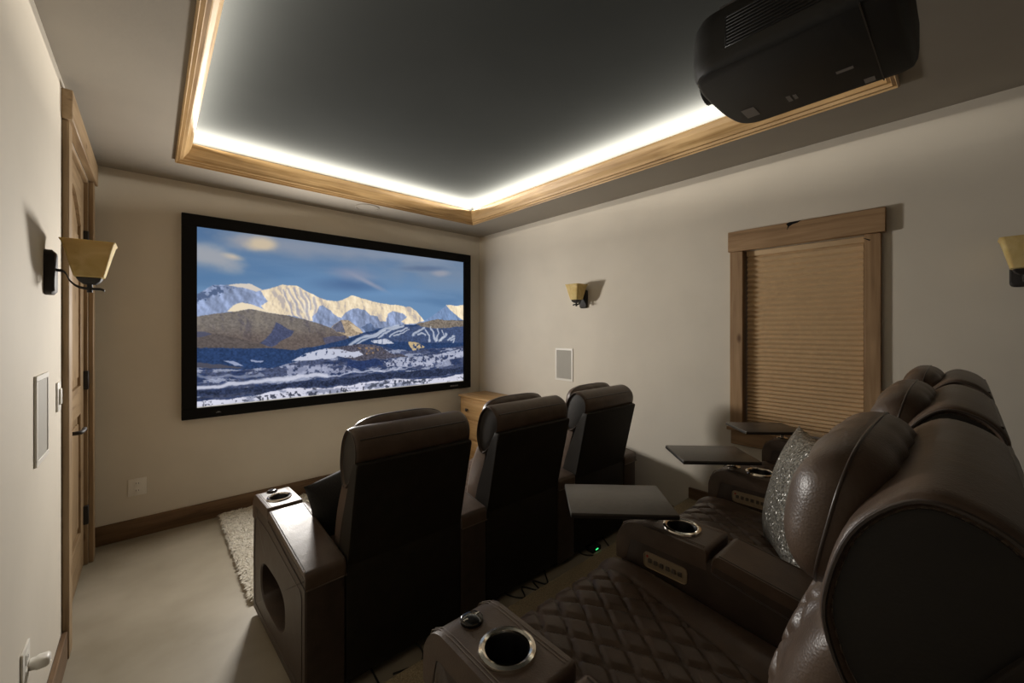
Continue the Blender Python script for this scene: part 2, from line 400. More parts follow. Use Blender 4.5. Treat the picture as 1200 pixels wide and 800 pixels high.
# ------------------------------------------------------------------ door
CT = 0.022
door = empty('door_1', (XL, (DY0+DY1)/2, 0)); struct(door, 'knotty wood panel door with dark lever handle')
def dpart(name, x0, x1, y0, y1, z0, z1, m_, bev=0.003, parent=None):
    yc = (DY0+DY1)/2
    return box(name, x0, x1, y0-yc, y1-yc, z0, z1, m_, parent or door, bev, 1)
dpart('casing', -0.0, CT, DY0-0.09, DY0+0.0, 0, DZ, 'door_z')
dpart('casing', -0.0, CT, DY1-0.0, DY1+0.09, 0, DZ, 'door_z')
dpart('header', -0.0, CT+0.012, DY0-0.105, DY1+0.105, DZ, DZ+0.125, 'door_y')
dpart('jamb', -0.088, 0.0, DY0, DY0+0.016, 0, DZ, 'door_z'); dpart('jamb', -0.088, 0.0, DY1-0.016, DY1, 0, DZ, 'door_z')
dpart('jamb', -0.088, 0.0, DY0, DY1, DZ-0.016, DZ, 'door_y')
ly0, ly1 = DY0+0.018, DY1-0.018
leaf = empty('door_leaf', (0, 0, 0)); leaf.parent = door
lx0, lx1 = -0.060, -0.018
def lp(name, y0, y1, z0, z1, m_, xx=None):
    yc = (DY0+DY1)/2
    a, b = xx or (lx0, lx1)
    return box(name, a, b, y0-yc, y1-yc, z0, z1, m_, leaf, 0.003, 1)
SW = 0.115
lp('stile', ly0, ly0+SW, 0.01, DZ-0.02, 'door_z'); lp('stile', ly1-SW, ly1, 0.01, DZ-0.02, 'door_z')
lp('rail', ly0+SW, ly1-SW, 0.01, 0.24, 'door_y'); lp('rail', ly0+SW, ly1-SW, 0.92, 1.08, 'door_y')
lp('panel', ly0+SW, ly1-SW, 0.24, 0.92, 'door_z', (lx0, lx1-0.014)); lp('panel', ly0+SW, ly1-SW, 1.08, DZ-0.13, 'door_z', (lx0, lx1-0.014))
lp('raised_panel', ly0+SW+0.05, ly1-SW-0.05, 0.29, 0.87, 'door_z', (lx0, lx1-0.005)); lp('raised_panel', ly0+SW+0.05, ly1-SW-0.05, 1.13, DZ-0.36, 'door_z', (lx0, lx1-0.005))
# arched top rail
yc = (DY0+DY1)/2; ya, yb = ly0+SW-yc, ly1-SW-yc; arch = []
for i in range(17):
    t = i/16; arch.append((ya+(yb-ya)*t, DZ-0.30+0.16*math.sin(PI*t)))
loft('top_rail', arch+[(yb, DZ-0.02), (ya, DZ-0.02)], [(lx0, 1), (lx1, 1)], 'door_y', leaf, 0, 30)
for z in (0.30, 1.10, 1.93):
    hg = dpart('hinge', -0.018, 0.004, DY1-0.034, DY1-0.006, z-0.055, z+0.055, 'iron', 0.003)
hx = empty('handle', (lx1, ly0+0.065-yc, 0.925)); hx.parent = door
v, f = tube_data([(0, 0, 0), (0.014, 0, 0)], 0.030, 20); pyd('rosette', v, f, 'iron', hx, None, 40)
tube('lever', catmull([(0.010, 0, 0), (0.05, 0, 0), (0.062, 0.02, 0.002), (0.064, 0.07, 0.004), (0.060, 0.125, -0.004)], 6, False), 0.009, 'iron', hx, 10)

# ------------------------------------------------------------------ window and blind
win = empty('window_1', (XR, (WY0+WY1)/2, WZ0)); struct(win, 'window framed in knotty wood on the side wall')
wc = (WY0+WY1)/2
def wp(name, x0, x1, y0, y1, z0, z1, m_, bev=0.003):
    return box(name, x0, x1, y0-wc, y1-wc, z0-WZ0, z1-WZ0, m_, win, bev, 1)
wp('header', -0.036, 0, 0.272, 1.028, 1.90, 2.028, 'wood_y')
wp('side_casing', -0.024, 0, WY0-0.055, WY0+0.012, WZ0, 1.90, 'wood_z'); wp('side_casing', -0.024, 0, WY1-0.012, WY1+0.065, WZ0, 1.90, 'wood_z')
wp('sill', -0.040, 0.02, 0.272, 1.035, WZ0-0.022, WZ0, 'wood_y'); wp('apron', -0.022, 0, 0.29, 1.015, WZ0-0.112, WZ0-0.022, 'wood_y')
wp('jamb', 0, 0.10, WY0, WY0+0.012, WZ0, WZ1, 'wood_z'); wp('jamb', 0, 0.10, WY1-0.012, WY1, WZ0, WZ1, 'wood_z')
wp('frame', 0.07, 0.10, WY0+0.012, WY0+0.05, WZ0, WZ1, 'white'); wp('frame', 0.07, 0.10, WY1-0.05, WY1-0.012, WZ0, WZ1, 'white')
wp('frame', 0.07, 0.10, WY0+0.05, WY1-0.05, WZ0, WZ0+0.04, 'white'); wp('frame', 0.07, 0.10, WY0+0.05, WY1-0.05, WZ1-0.04, WZ1, 'white')
wp('pane', 0.083, 0.088, WY0+0.05, WY1-0.05, WZ0+0.04, WZ1-0.04, 'glass', 0)
# crack/knot hollow in the header
loft('knot', [(0.632-wc, 2.029-WZ0), (0.648-wc, 2.018-WZ0), (0.672-wc, 2.014-WZ0), (0.690-wc, 2.004-WZ0), (0.702-wc, 1.984-WZ0), (0.696-wc, 2.006-WZ0), (0.705-wc, 2.022-WZ0), (0.690-wc, 2.0285-WZ0)], [(-0.0368, 1), (-0.030, 1)], 'black', win)
loft('knot', [(0.330-wc, 1.868-WZ0), (0.345-wc, 1.876-WZ0), (0.362-wc, 1.882-WZ0), (0.350-wc, 1.873-WZ0), (0.336-wc, 1.864-WZ0)], [(-0.0246, 1), (-0.020, 1)], 'black', win)
bl = empty('pleated_blind', (XR, wc, WZ0)); tag(bl, 'tan pleated fabric blind drawn down inside the wooden window frame', 'blind')
ya, yb = WY0+0.020-wc, WY1-0.024-wc
zs = [WZ1-WZ0-0.035]; step = 0.034
while zs[-1] > 0.03:
    k = 1-zs[-1]/1.09; zs.append(zs[-1]-(0.0345-0.0135*k))
v = []; f = []
for i, z in enumerate(zs[:-1]):
    z2 = zs[i+1]
    for zz, dx in ((z, 0.0), ((z+z2)/2, -0.017)):
        v += [(0.030+dx, ya, zz), (0.030+dx, yb, zz)]
for i in range(len(v)//2-1): f.append((2*i, 2*i+1, 2*i+3, 2*i+2))
# rear layer of the honeycomb cell gives the blind thickness
n0 = len(v); v += [(0.044, ya, zs[0]), (0.044, yb, zs[0]), (0.044, ya, zs[-2]), (0.044, yb, zs[-2])]; f.append((n0, n0+1, n0+3, n0+2))
pyd('fabric', v, f, 'blind', bl, None, None, False)
box('head_rail', 0.016, 0.05, ya-0.004, yb+0.004, zs[0], WZ1-WZ0-0.002, 'blind', bl, 0.004)
box('bottom_rail', 0.018, 0.044, ya, yb, 0.008, zs[-2], 'blind', bl, 0.004)

# ------------------------------------------------------------------ projection screen
SX0, SX1, SZ0, SZ1 = 0.158, 2.670, 0.754, 2.231
PX0, PX1, PZ0, PZ1 = 0.245, 2.583, 0.831, 2.146
scr = empty('projection_screen', ((SX0+SX1)/2, YF, (SZ0+SZ1)/2)); tag(scr, 'wide black framed projection screen showing snowy mountains', 'screen')
sx, sz = (SX0+SX1)/2, (SZ0+SZ1)/2
box('frame_bar', SX0-sx, SX1-sx, -0.045, -0.004, PZ1-sz, SZ1-sz, 'black', scr, 0.004)
box('frame_bar', SX0-sx, SX1-sx, -0.045, -0.004, SZ0-sz, PZ0-sz, 'black', scr, 0.004)
box('frame_bar', SX0-sx, PX0-sx, -0.045, -0.004, PZ0-sz, PZ1-sz, 'black', scr, 0.004)
box('frame_bar', PX1-sx, SX1-sx, -0.045, -0.004, PZ0-sz, PZ1-sz, 'black', scr, 0.004)
m = mat('logo_grey', (0.22, 0.22, 0.21), 0.5); M['logo'] = m
bm = bmesh.new()
for i in range(6): add_box(bm, 2.40+i*0.017-sx, 2.412+i*0.017-sx, -0.0465, -0.0448, 0.786-sz, 0.799-sz)
bmo('maker_mark', bm, 'logo', scr)
bm = bmesh.new(); add_box(bm, 0.355-sx, 0.385-sx, -0.0465, -0.0448, 0.785-sz, 0.789-sz); add_box(bm, 0.363-sx, 0.378-sx, -0.0465, -0.0448, 0.789-sz, 0.795-sz)
bmo('maker_mark', bm, 'logo', scr)

def vnoise(x, y, seed=0):
    xi = np.floor(x).astype(np.int64); yi = np.floor(y).astype(np.int64); xf = x-xi; yf = y-yi
    def hsh(a, b):
        h = (a*374761393+b*668265263+seed*974711) & 0x7fffffff
        h = ((h ^ (h >> 13))*1274126177) & 0x7fffffff
        return ((h ^ (h >> 16)) & 0xffff)/65535.0
    sx_ = xf*xf*(3-2*xf); sy_ = yf*yf*(3-2*yf)
    a = hsh(xi, yi); b = hsh(xi+1, yi); c = hsh(xi, yi+1); d = hsh(xi+1, yi+1)
    return (a*(1-sx_)+b*sx_)*(1-sy_)+(c*(1-sx_)+d*sx_)*sy_
def fbm(x, y, o=5, seed=0):
    s = 0; a = 0.5
    for i in range(o): s = s+a*vnoise(x, y, seed+i*17); x = x*2.03; y = y*2.03; a *= 0.5
    return s/(1-0.5**o)
def sst(a, b, x):
    t = np.clip((x-a)/(b-a), 0, 1); return t*t*(3-2*t)
def picture(nx, ny):
    """winter panorama painted from traced outlines (traced in a 1156x800 skewed frame, mapped to the flat picture)"""
    u, v = np.meshgrid(np.linspace(0, 1, nx), np.linspace(0, 1, ny))
    src = [(20, 22), (1126, 168), (1126, 660), (24, 772)]; dst = [(0, 0), (1, 0), (1, 1), (0, 1)]
    A = []; b = []
    for (x, y), (p, q) in zip(src, dst):
        A.append([x, y, 1, 0, 0, 0, -p*x, -p*y]); b.append(p); A.append([0, 0, 0, x, y, 1, -q*x, -q*y]); b.append(q)
    Hm = np.append(np.linalg.solve(np.array(A, float), np.array(b, float)), 1).reshape(3, 3); Hi = np.linalg.inv(Hm)
    w_ = Hi[2, 0]*u+Hi[2, 1]*v+Hi[2, 2]; X = (Hi[0, 0]*u+Hi[0, 1]*v+Hi[0, 2])/w_; Y = (Hi[1, 0]*u+Hi[1, 1]*v+Hi[1, 2])/w_
    img = np.zeros((ny, nx, 3)); ax = u*1.78
    def C(r, g, b): return np.array([r, g, b], float)/255
    def put(mask, c):
        mm = np.clip(mask, 0, 1)[..., None]; img[:] = img*(1-mm)+np.asarray(c)*mm
    n_f = fbm(ax*60, v*60, 4, 5); n_m = fbm(ax*18, v*22, 5, 6); n_g = fbm(ax*110, v*130, 3, 7); n_h = fbm(ax*8, v*34, 6, 8)
    wx = 24*(fbm(ax*13, v*15, 6, 101)-0.5); wy = 20*(fbm(ax*13, v*15, 6, 103)-0.5)
    def inside(pts, k=1.0):
        Xw = X+wx*k; Yw = Y+wy*k; c = np.zeros(X.shape, bool); n = len(pts)
        for i in range(n):
            (x0, y0), (x1, y1) = pts[i], pts[(i+1) % n]
            if y0 == y1: continue
            t = (Yw-y0)/(y1-y0); c ^= ((y0 > Yw) != (y1 > Yw)) & (Xw < x0+t*(x1-x0))
        m = c.astype(float)
        for _ in range(1):
            p = np.pad(m, 1, 'edge'); m = (p[1:-1, 1:-1]*4+p[:-2, 1:-1]+p[2:, 1:-1]+p[1:-1, :-2]+p[1:-1, 2:])/8
        return m
    def tex(c, n, k): return C(*c)[None, None]*(1-k/2+k*n)[..., None]
    def stroke(pts, wd, c, k=0.8, wob=1.0):
        m = np.zeros_like(u)
        for (x0, y0), (x1, y1) in zip(pts[:-1], pts[1:]):
            t = np.clip(((X+wx*wob-x0)*(x1-x0)+(Y+wy*wob-y0)*(y1-y0))/((x1-x0)**2+(y1-y0)**2), 0, 1)
            d = np.hypot(X+wx*wob-x0-(x1-x0)*t, Y+wy*wob-y0-(y1-y0)*t); m = np.maximum(m, sst(wd, wd*0.25, d))
        put(m*k, c)
    def blob(cx, cy, rx, ry, c, k, seed, ang=0.0, rough=0.8):
        dx = X-cx; dy = (Y-cy)-ang*dx
        d = np.sqrt((dx/rx)**2+(dy/ry)**2)+rough*(fbm(ax*6, v*9, 5, seed)-0.5); put(sst(1.15, 0.0, d)*k, c)
    # sky
    put(np.ones_like(u), C(98, 132, 170)); put(sst(0.26, 0.0, v)*0.75, C(104, 122, 148)); put(sst(0.12, 0.5, v)*0.5, C(116, 150, 188))
    put(sst(0.42, 0.72, fbm(ax*1.8+3, v*5, 5, 3))*0.45*sst(0.40, 0.10, v), C(138, 146, 160)); put(sst(0.5, 0.8, fbm(ax*1.2+9, v*7+1, 5, 11))*0.45, C(76, 110, 150))
    blob(60, 45, 150, 60, C(74, 106, 146), 0.7, 20); blob(480, 110, 420, 55, C(142, 148, 162), 0.75, 21, 0.10); blob(900, 150, 300, 28, C(140, 150, 168), 0.7, 26, 0.12)
    blob(240, 85, 150, 42, C(158, 156, 160), 0.85, 22, 0.2, 1.3); blob(290, 98, 72, 32, C(206, 188, 160), 0.9, 23, 0.1, 1.3)
    blob(90, 150, 150, 55, C(166, 166, 170), 0.85, 24, 0.25, 1.3); blob(170, 147, 60, 18, C(208, 190, 168), 0.8, 25, 0.2)
    blob(120, 235, 300, 26, C(84, 120, 160), 0.6, 27); blob(650, 262, 170, 40, C(78, 106, 146), 0.85, 32, 0.05, 0.4)
    blob(660, 218, 120, 40, C(134, 142, 166), 0.85, 31, 0.12, 0.5); blob(740, 258, 100, 15, C(150, 154, 172), 0.8, 33, 0.5, 0.5)
    blob(1035, 215, 46, 16, C(156, 156, 166), 0.8, 34); blob(960, 195, 120, 14, C(84, 102, 134), 0.6, 35); blob(800, 300, 300, 22, C(112, 148, 188), 0.5, 36)
    # snow range in shade, then its sunlit faces
    rng_ = [(10, 352), (30, 300), (90, 266), (150, 264), (190, 258), (250, 260), (295, 282), (330, 275), (375, 263), (430, 268), (480, 290), (520, 310), (560, 325), (600, 330), (640, 318), (670, 310), (720, 322), (780, 340), (850, 348),
            (900, 355), (930, 372), (965, 412), (1010, 410), (1050, 400), (1000, 520), (10, 520)]
    hgt = lambda a, b: fbm(a*11, b*7, 6, 43)
    emb = np.clip((hgt(ax+0.010, v-0.006)-hgt(ax, v))*9, -1, 1); relief = np.clip(0.5+0.5*emb, 0, 1)
    put(inside(rng_, 0.4), tex((140, 154, 186), relief, 0.45)); put(inside([(960, 412), (1000, 390), (1055, 346), (1130, 347), (1130, 440), (960, 440)], 0.3), tex((122, 146, 184), relief, 0.3))
    put(inside([(20, 355), (28, 302), (90, 268), (185, 276), (120, 312), (60, 346)])*sst(0.46, 0.58, n_f), C(84, 100, 132))
    lit = [(290, 285), (330, 275), (375, 263), (430, 268), (480, 290), (520, 310), (560, 325), (600, 330), (640, 318), (670, 310), (720, 322), (780, 340), (850, 348), (900, 355), (930, 372), (962, 410), (930, 420), (880, 425), (865, 415), (890, 395),
           (870, 380), (830, 372), (812, 385), (805, 415), (780, 415), (770, 395), (740, 390), (715, 365), (690, 358), (665, 362), (640, 375), (622, 400), (605, 395), (575, 370), (545, 345), (530, 350), (520, 375), (500, 395), (505, 415), (480, 410),
           (430, 388), (380, 385), (310, 370), (290, 352), (315, 335), (300, 305)]
    lm = inside(lit, 0.7); put(lm, tex((232, 214, 184), relief, 0.22)); put(lm*sst(0.42, 0.15, relief)*0.55, C(168, 162, 172)); put(lm*sst(0.6, 0.85, relief)*0.6, C(252, 238, 208))
    put(inside([(150, 372), (175, 350), (210, 337), (250, 345), (290, 360), (380, 386), (300, 374), (240, 364), (180, 374)], 0.5), C(234, 218, 190))
    put(inside([(150, 266), (190, 258), (250, 260), (297, 282), (270, 291), (220, 276)], 0.4), C(212, 202, 190)); put(inside([(1055, 346), (1130, 348), (1130, 412), (1095, 387), (1070, 364)], 0.6), tex((240, 222, 190), relief, 0.25))
    for pts, wd in (([(382, 285), (395, 330), (425, 384)], 6), ([(402, 282), (425, 335), (455, 395)], 8), ([(428, 280), (440, 320), (474, 372)], 7), ([(452, 284), (470, 330), (486, 405)], 9), ([(478, 298), (490, 330), (492, 360)], 8), ([(508, 316), (516, 345), (512, 380)], 10)):
        stroke(pts, wd, C(150, 152, 176), 0.6, 1.0); stroke([(x-7, y+4) for x, y in pts], wd*0.6, C(252, 240, 214), 0.5, 1.0)
    stroke([(560, 420), (600, 440), (640, 405)], 7, C(120, 134, 166), 0.5)
    put(inside([(700, 440), (742, 414), (762, 436), (790, 442), (730, 464)]), tex((92, 108, 140), n_f, 0.5))
    # wooded brown shoulder
    hill = inside([(10, 400), (150, 376), (240, 365), (330, 378), (400, 388), (480, 410), (560, 435), (640, 465), (660, 482), (560, 525), (430, 545), (10, 545)], 0.5)
    put(hill, tex((118, 111, 106), n_g, 0.34)); put(hill*sst(0.45, 0.1, relief)*0.6, tex((86, 82, 92), n_g, 0.4)); put(hill*sst(0.6, 0.9, relief)*0.5, C(144, 135, 124)); put(hill*sst(420, 500, Y)*0.75, tex((96, 84, 80), n_g, 0.4))
    put(inside([(285, 503), (335, 462), (345, 418), (425, 455), (412, 470), (362, 500), (330, 518)], 0.8), tex((74, 80, 108), n_g, 0.4)); put(inside([(540, 480), (650, 468), (640, 500), (560, 515)]), tex((84, 84, 104), n_g, 0.4))
    put(inside([(10, 455), (100, 466), (200, 486), (290, 506), (330, 527), (10, 535)], 0.8), tex((92, 84, 82), n_g, 0.4)); put(inside([(10, 452), (60, 456), (90, 470), (40, 478), (10, 476)], 0.8)*0.8, C(78, 82, 106))
    put(inside([(575, 440), (620, 408), (650, 410), (690, 440), (716, 466), (650, 476), (600, 456)], 0.6), tex((166, 148, 126), n_g, 0.6)); put(inside([(578, 440), (618, 410), (626, 430), (640, 460), (600, 456)], 0.6), tex((100, 102, 120), n_g, 0.5)); put(inside([(650, 420), (690, 440), (714, 464), (680, 455)], 0.5)*0.7, C(224, 204, 172))
    # shaded valley side and the ski mountain
    put(inside([(10, 522), (200, 527), (330, 522), (430, 532), (560, 510), (660, 480), (760, 446), (860, 430), (940, 424), (1020, 406), (1130, 410), (1130, 545), (900, 560), (700, 560), (560, 560), (420, 600), (320, 612), (10, 630)], 0.6), tex((44, 64, 102), n_g, 0.5))
    put(inside([(700, 470), (860, 432), (1130, 430), (1130, 500), (900, 500), (760, 490)], 0.8)*0.7, tex((76, 88, 120), n_g, 0.5)); put(inside([(925, 424), (1020, 405), (1130, 411), (1130, 436), (1000, 442), (950, 436)], 0.6), tex((124, 114, 104), n_g, 0.6))
    for pts, wd in (([(658, 508), (720, 478), (800, 448), (850, 432)], 9), ([(690, 506), (740, 480), (800, 455)], 5), ([(770, 480), (830, 448), (870, 432)], 6), ([(820, 478), (860, 452), (888, 440)], 5), ([(842, 474), (900, 445)], 4), ([(916, 474), (940, 452), (965, 442)], 7), ([(936, 470), (948, 462), (968, 470)], 5),
                    ([(968, 452), (985, 470), (990, 490)], 6), ([(995, 440), (1005, 470), (1012, 492)], 6), ([(1020, 442), (1024, 465), (1015, 490)], 5), ([(1060, 462), (1042, 480), (1025, 492)], 7), ([(1085, 470), (1060, 490)], 5), ([(1040, 450), (1045, 470), (1030, 490)], 4), ([(1070, 490), (1085, 480), (1078, 500)], 4)):
        stroke(pts, wd, C(206, 212, 224), 0.75, 1.2)
    put(inside([(740, 497), (800, 486), (834, 500), (790, 514), (755, 508)])*sst(0.3, 0.5, n_f), C(196, 200, 214)); put(inside([(895, 500), (940, 502), (978, 524), (920, 532)])*sst(0.35, 0.5, n_f), C(196, 172, 132))
    # valley floor: forest and snow in small patches
    vm = inside([(10, 605), (200, 612), (320, 606), (420, 585), (540, 545), (600, 520), (700, 508), (770, 520), (900, 535), (1130, 515), (1130, 800), (10, 800)], 0.7)
    put(vm, tex((74, 82, 110), n_g, 0.7)); put(vm*sst(0.53, 0.64, n_h+0.35*(n_f-0.5))*0.75, tex((172, 178, 200), n_g, 0.25)); put(vm*sst(0.52, 0.62, fbm(ax*10+2, v*44, 6, 77)+0.3*(n_g-0.5))*0.95, tex((46, 58, 90), n_g, 0.6))
    put(inside([(560, 530), (650, 510), (700, 506), (760, 515), (810, 538), (900, 560), (700, 572), (600, 560)]), tex((82, 80, 92), n_g, 0.9)); put(inside([(690, 520), (760, 525), (800, 545), (720, 555)])*sst(0.5, 0.6, n_f), C(142, 118, 96))
    put(inside([(412, 580), (470, 550), (540, 530), (610, 530), (690, 536), (705, 556), (600, 566), (500, 577)])*sst(0.22, 0.42, n_f), C(192, 196, 214)); put(inside([(130, 572), (170, 576), (220, 596), (180, 594)])+inside([(245, 572), (300, 575), (295, 582), (250, 580)]), C(150, 160, 190)); put(inside([(10, 585), (120, 588), (225, 604), (10, 608)])*0.7, C(92, 84, 86))
    put(inside([(640, 572), (780, 570), (800, 590), (700, 612), (640, 595)]), tex((44, 58, 96), n_g, 0.5)); put(inside([(390, 600), (640, 592), (720, 620), (560, 640), (400, 640)])*sst(0.42, 0.55, n_f)*0.7, C(168, 172, 196)); put(inside([(800, 575), (980, 555), (1126, 525), (1126, 560), (960, 600), (810, 600)])*sst(0.40, 0.52, n_f+0.3*(n_h-0.5))*0.85, C(184, 188, 208))
    stroke([(20, 688), (120, 680), (230, 662), (480, 642), (560, 634)], 12, C(206, 208, 224), 0.9, 1.2); stroke([(560, 636), (700, 624), (860, 610)], 6, C(196, 200, 220), 0.7, 1.5); stroke([(20, 640), (160, 640), (300, 636)], 8, C(176, 182, 204), 0.5, 2.0)
    put(inside([(10, 700), (200, 692), (320, 676), (480, 664), (700, 640), (860, 622), (1130, 604), (1130, 622), (960, 645), (860, 648), (700, 664), (560, 682), (420, 688), (300, 706), (160, 716), (10, 724)]), tex((46, 54, 78), n_g, 1.0)); put(inside([(10, 728), (230, 708), (300, 700), (300, 712), (160, 724), (10, 738)])*0.8, tex((64, 70, 92), n_f, 1.0))
    fld = inside([(10, 745), (150, 735), (260, 722), (300, 708), (430, 690), (560, 690), (700, 668), (860, 652), (960, 655), (1060, 642), (1130, 628), (1130, 800), (10, 800)], 0.8)
    put(fld, tex((210, 210, 226), n_m, 0.12)); put(fld*sst(0.52, 0.60, n_h+0.3*(n_f-0.5))*0.7, C(120, 126, 150)); put(inside([(270, 722), (420, 706), (530, 700), (520, 716), (420, 722), (290, 738)])*sst(0.42, 0.52, n_f), C(66, 70, 86))
    put(inside([(720, 690), (760, 672), (860, 658), (1000, 650), (980, 668), (860, 678), (760, 694)])*sst(0.44, 0.54, n_f), C(74, 80, 96)); put(fld*sst(0.66, 0.72, n_f), C(84, 88, 102))
    for tx, ty in ((575, 706), (622, 694), (632, 695), (640, 698), (300, 735), (318, 733), (290, 740), (712, 690), (52, 764)): stroke([(tx, ty-6), (tx, ty+4)], 4.5, C(60, 62, 72), 0.9, 0.4)
    put(sst(0.988, 0.997, v), C(178, 172, 158))
    return np.clip(img, 0, 1)
NXP, NYP = 640, 360
img = picture(NXP, NYP)
lin = np.where(img <= 0.04045, img/12.92, ((img+0.055)/1.055)**2.4)
me = bpy.data.meshes.new('picture_surface')
gx, gz = np.meshgrid(np.linspace(PX0-0.004-sx, PX1+0.004-sx, NXP), np.linspace(PZ1+0.004-sz, PZ0-0.004-sz, NYP))
V = np.stack([gx, np.full_like(gx, -0.022), gz], -1).reshape(-1, 3)
idx = np.arange(NXP*NYP).reshape(NYP, NXP)
F = np.stack([idx[:-1, :-1], idx[1:, :-1], idx[1:, 1:], idx[:-1, 1:]], -1).reshape(-1, 4)
me.vertices.add(len(V)); me.vertices.foreach_set('co', V.ravel().astype(np.float32))
me.loops.add(F.size); me.loops.foreach_set('vertex_index', F.ravel().astype(np.int32))
me.polygons.add(len(F)); me.polygons.foreach_set('loop_start', np.arange(0, F.size, 4, dtype=np.int32))
me.update(calc_edges=True); me.validate()
ca = me.color_attributes.new('picture', 'FLOAT_COLOR', 'POINT')
ca.data.foreach_set('color', np.concatenate([lin.reshape(-1, 3), np.ones((NXP*NYP, 1))], 1).ravel().astype(np.float32))
po = link('picture_surface', me, 'picture', scr); po['label'] = 'picture of snowy mountains above a forested valley'
box('backing', PX0-sx-0.01, PX1-sx+0.01, -0.020, -0.006, PZ0-sz-0.01, PZ1-sz+0.01, 'black', scr)

# ------------------------------------------------------------------ projector
PXC, PYC, PZB = 1.472, 0.335, 2.172
pr = empty('projector', (PXC, PYC, PZB)); tag(pr, 'large black home theatre projector hanging upside down from the tray ceiling', 'projector')
hw, hl = 0.229, 0.245
outline = round_poly([(-hw, -hl, 0.03), (hw, -hl, 0.03), (hw, hl-0.01, 0.075), (0.10, hl+0.012, 0.05), (-0.10, hl+0.012, 0.05), (-hw, hl-0.01, 0.10)], 0.05, 7)
v = []; f = []; n = len(outline)
for z, s in ((0.0, 0.93), (0.006, 0.965), (0.022, 0.99), (0.05, 1.0), (0.12, 1.0), (0.15, 0.985), (0.175, 0.94), (0.185, 0.86)):
    for p in outline: v.append((p[0]*s, p[1]*s, z))
for k in range(7):
    for i in range(n): f.append((k*n+i, k*n+(i+1) % n, (k+1)*n+(i+1) % n, (k+1)*n+i))
f.append(tuple(range(n))); f.append(tuple(range(7*n, 8*n)))
pyd('body', v, f, 'proj', pr, None, 35)
# side vent: recessed frame with individual louvres
box('vent_frame', -hw-0.002, -hw+0.004, -0.14, 0.13, 0.045, 0.135, 'cup_black', pr, 0.001, 1)
for i in range(9):
    z = 0.052+i*0.0095
    box('louvre', -hw-0.005, -hw+0.002, -0.136, 0.126, z, z+0.004, 'proj', pr, 0.001, 1)
v, f = tube_data([(0, hl-0.02, 0.09), (0, hl+0.035, 0.09)], 0.062, 32); lb = pyd('lens_barrel', v, f, 'proj', pr, None, 40)
v, f = tube_data([(0, hl+0.034, 0.09), (0, hl+0.037, 0.09)], 0.046, 32); pyd('lens_glass', v, f, 'gloss_black', lb, None, 40)
box('rear_seam', -hw*0.97, hw*0.97, -0.168, -0.165, -0.0012, 0.003, 'cup_black', pr)
box('sticker', 0.085, 0.155, 0.155, 0.195, -0.0012, 0.001, 'proj_grey', pr)
box('sticker', 0.06, 0.075, -0.115, -0.075, -0.0012, 0.001, 'proj_grey', pr); box('sticker', 0.17, 0.20, -0.150, -0.125, -0.0012, 0.001, 'proj_grey', pr)
bm = bmesh.new()
for i in range(5): add_box(bm, 0.10+i*0.009, 0.106+i*0.009, 0.052, 0.064, -0.0012, 0.001)
for i in range(4): add_box(bm, 0.105+i*0.009, 0.111+i*0.009, 0.036, 0.046, -0.0012, 0.001)
bmo('printed_mark', bm, 'proj_grey', pr)
for (fx, fy) in ((-0.15, 0.15), (0.15, 0.15), (-0.15, -0.15), (0.15, -0.15)):
    lathe('foot', [(0.016, 0.178), (0.02, 0.195), (0.02, 0.21), (0.012, 0.214)], 'iron', pr, 20, (fx, fy, 0))
mt = empty('ceiling_mount', (0, 0, 0)); mt.parent = pr
box('bracket', -0.17, 0.17, -0.17, 0.17, 0.210, 0.216, 'iron', mt, 0.002)
lathe('pole', [(0.022, 0.215), (0.022, ZT-PZB-0.012)], 'iron', mt, 20)
lathe('flange', [(0.07, ZT-PZB-0.014), (0.07, ZT-PZB-0.001)], 'iron', mt, 28)

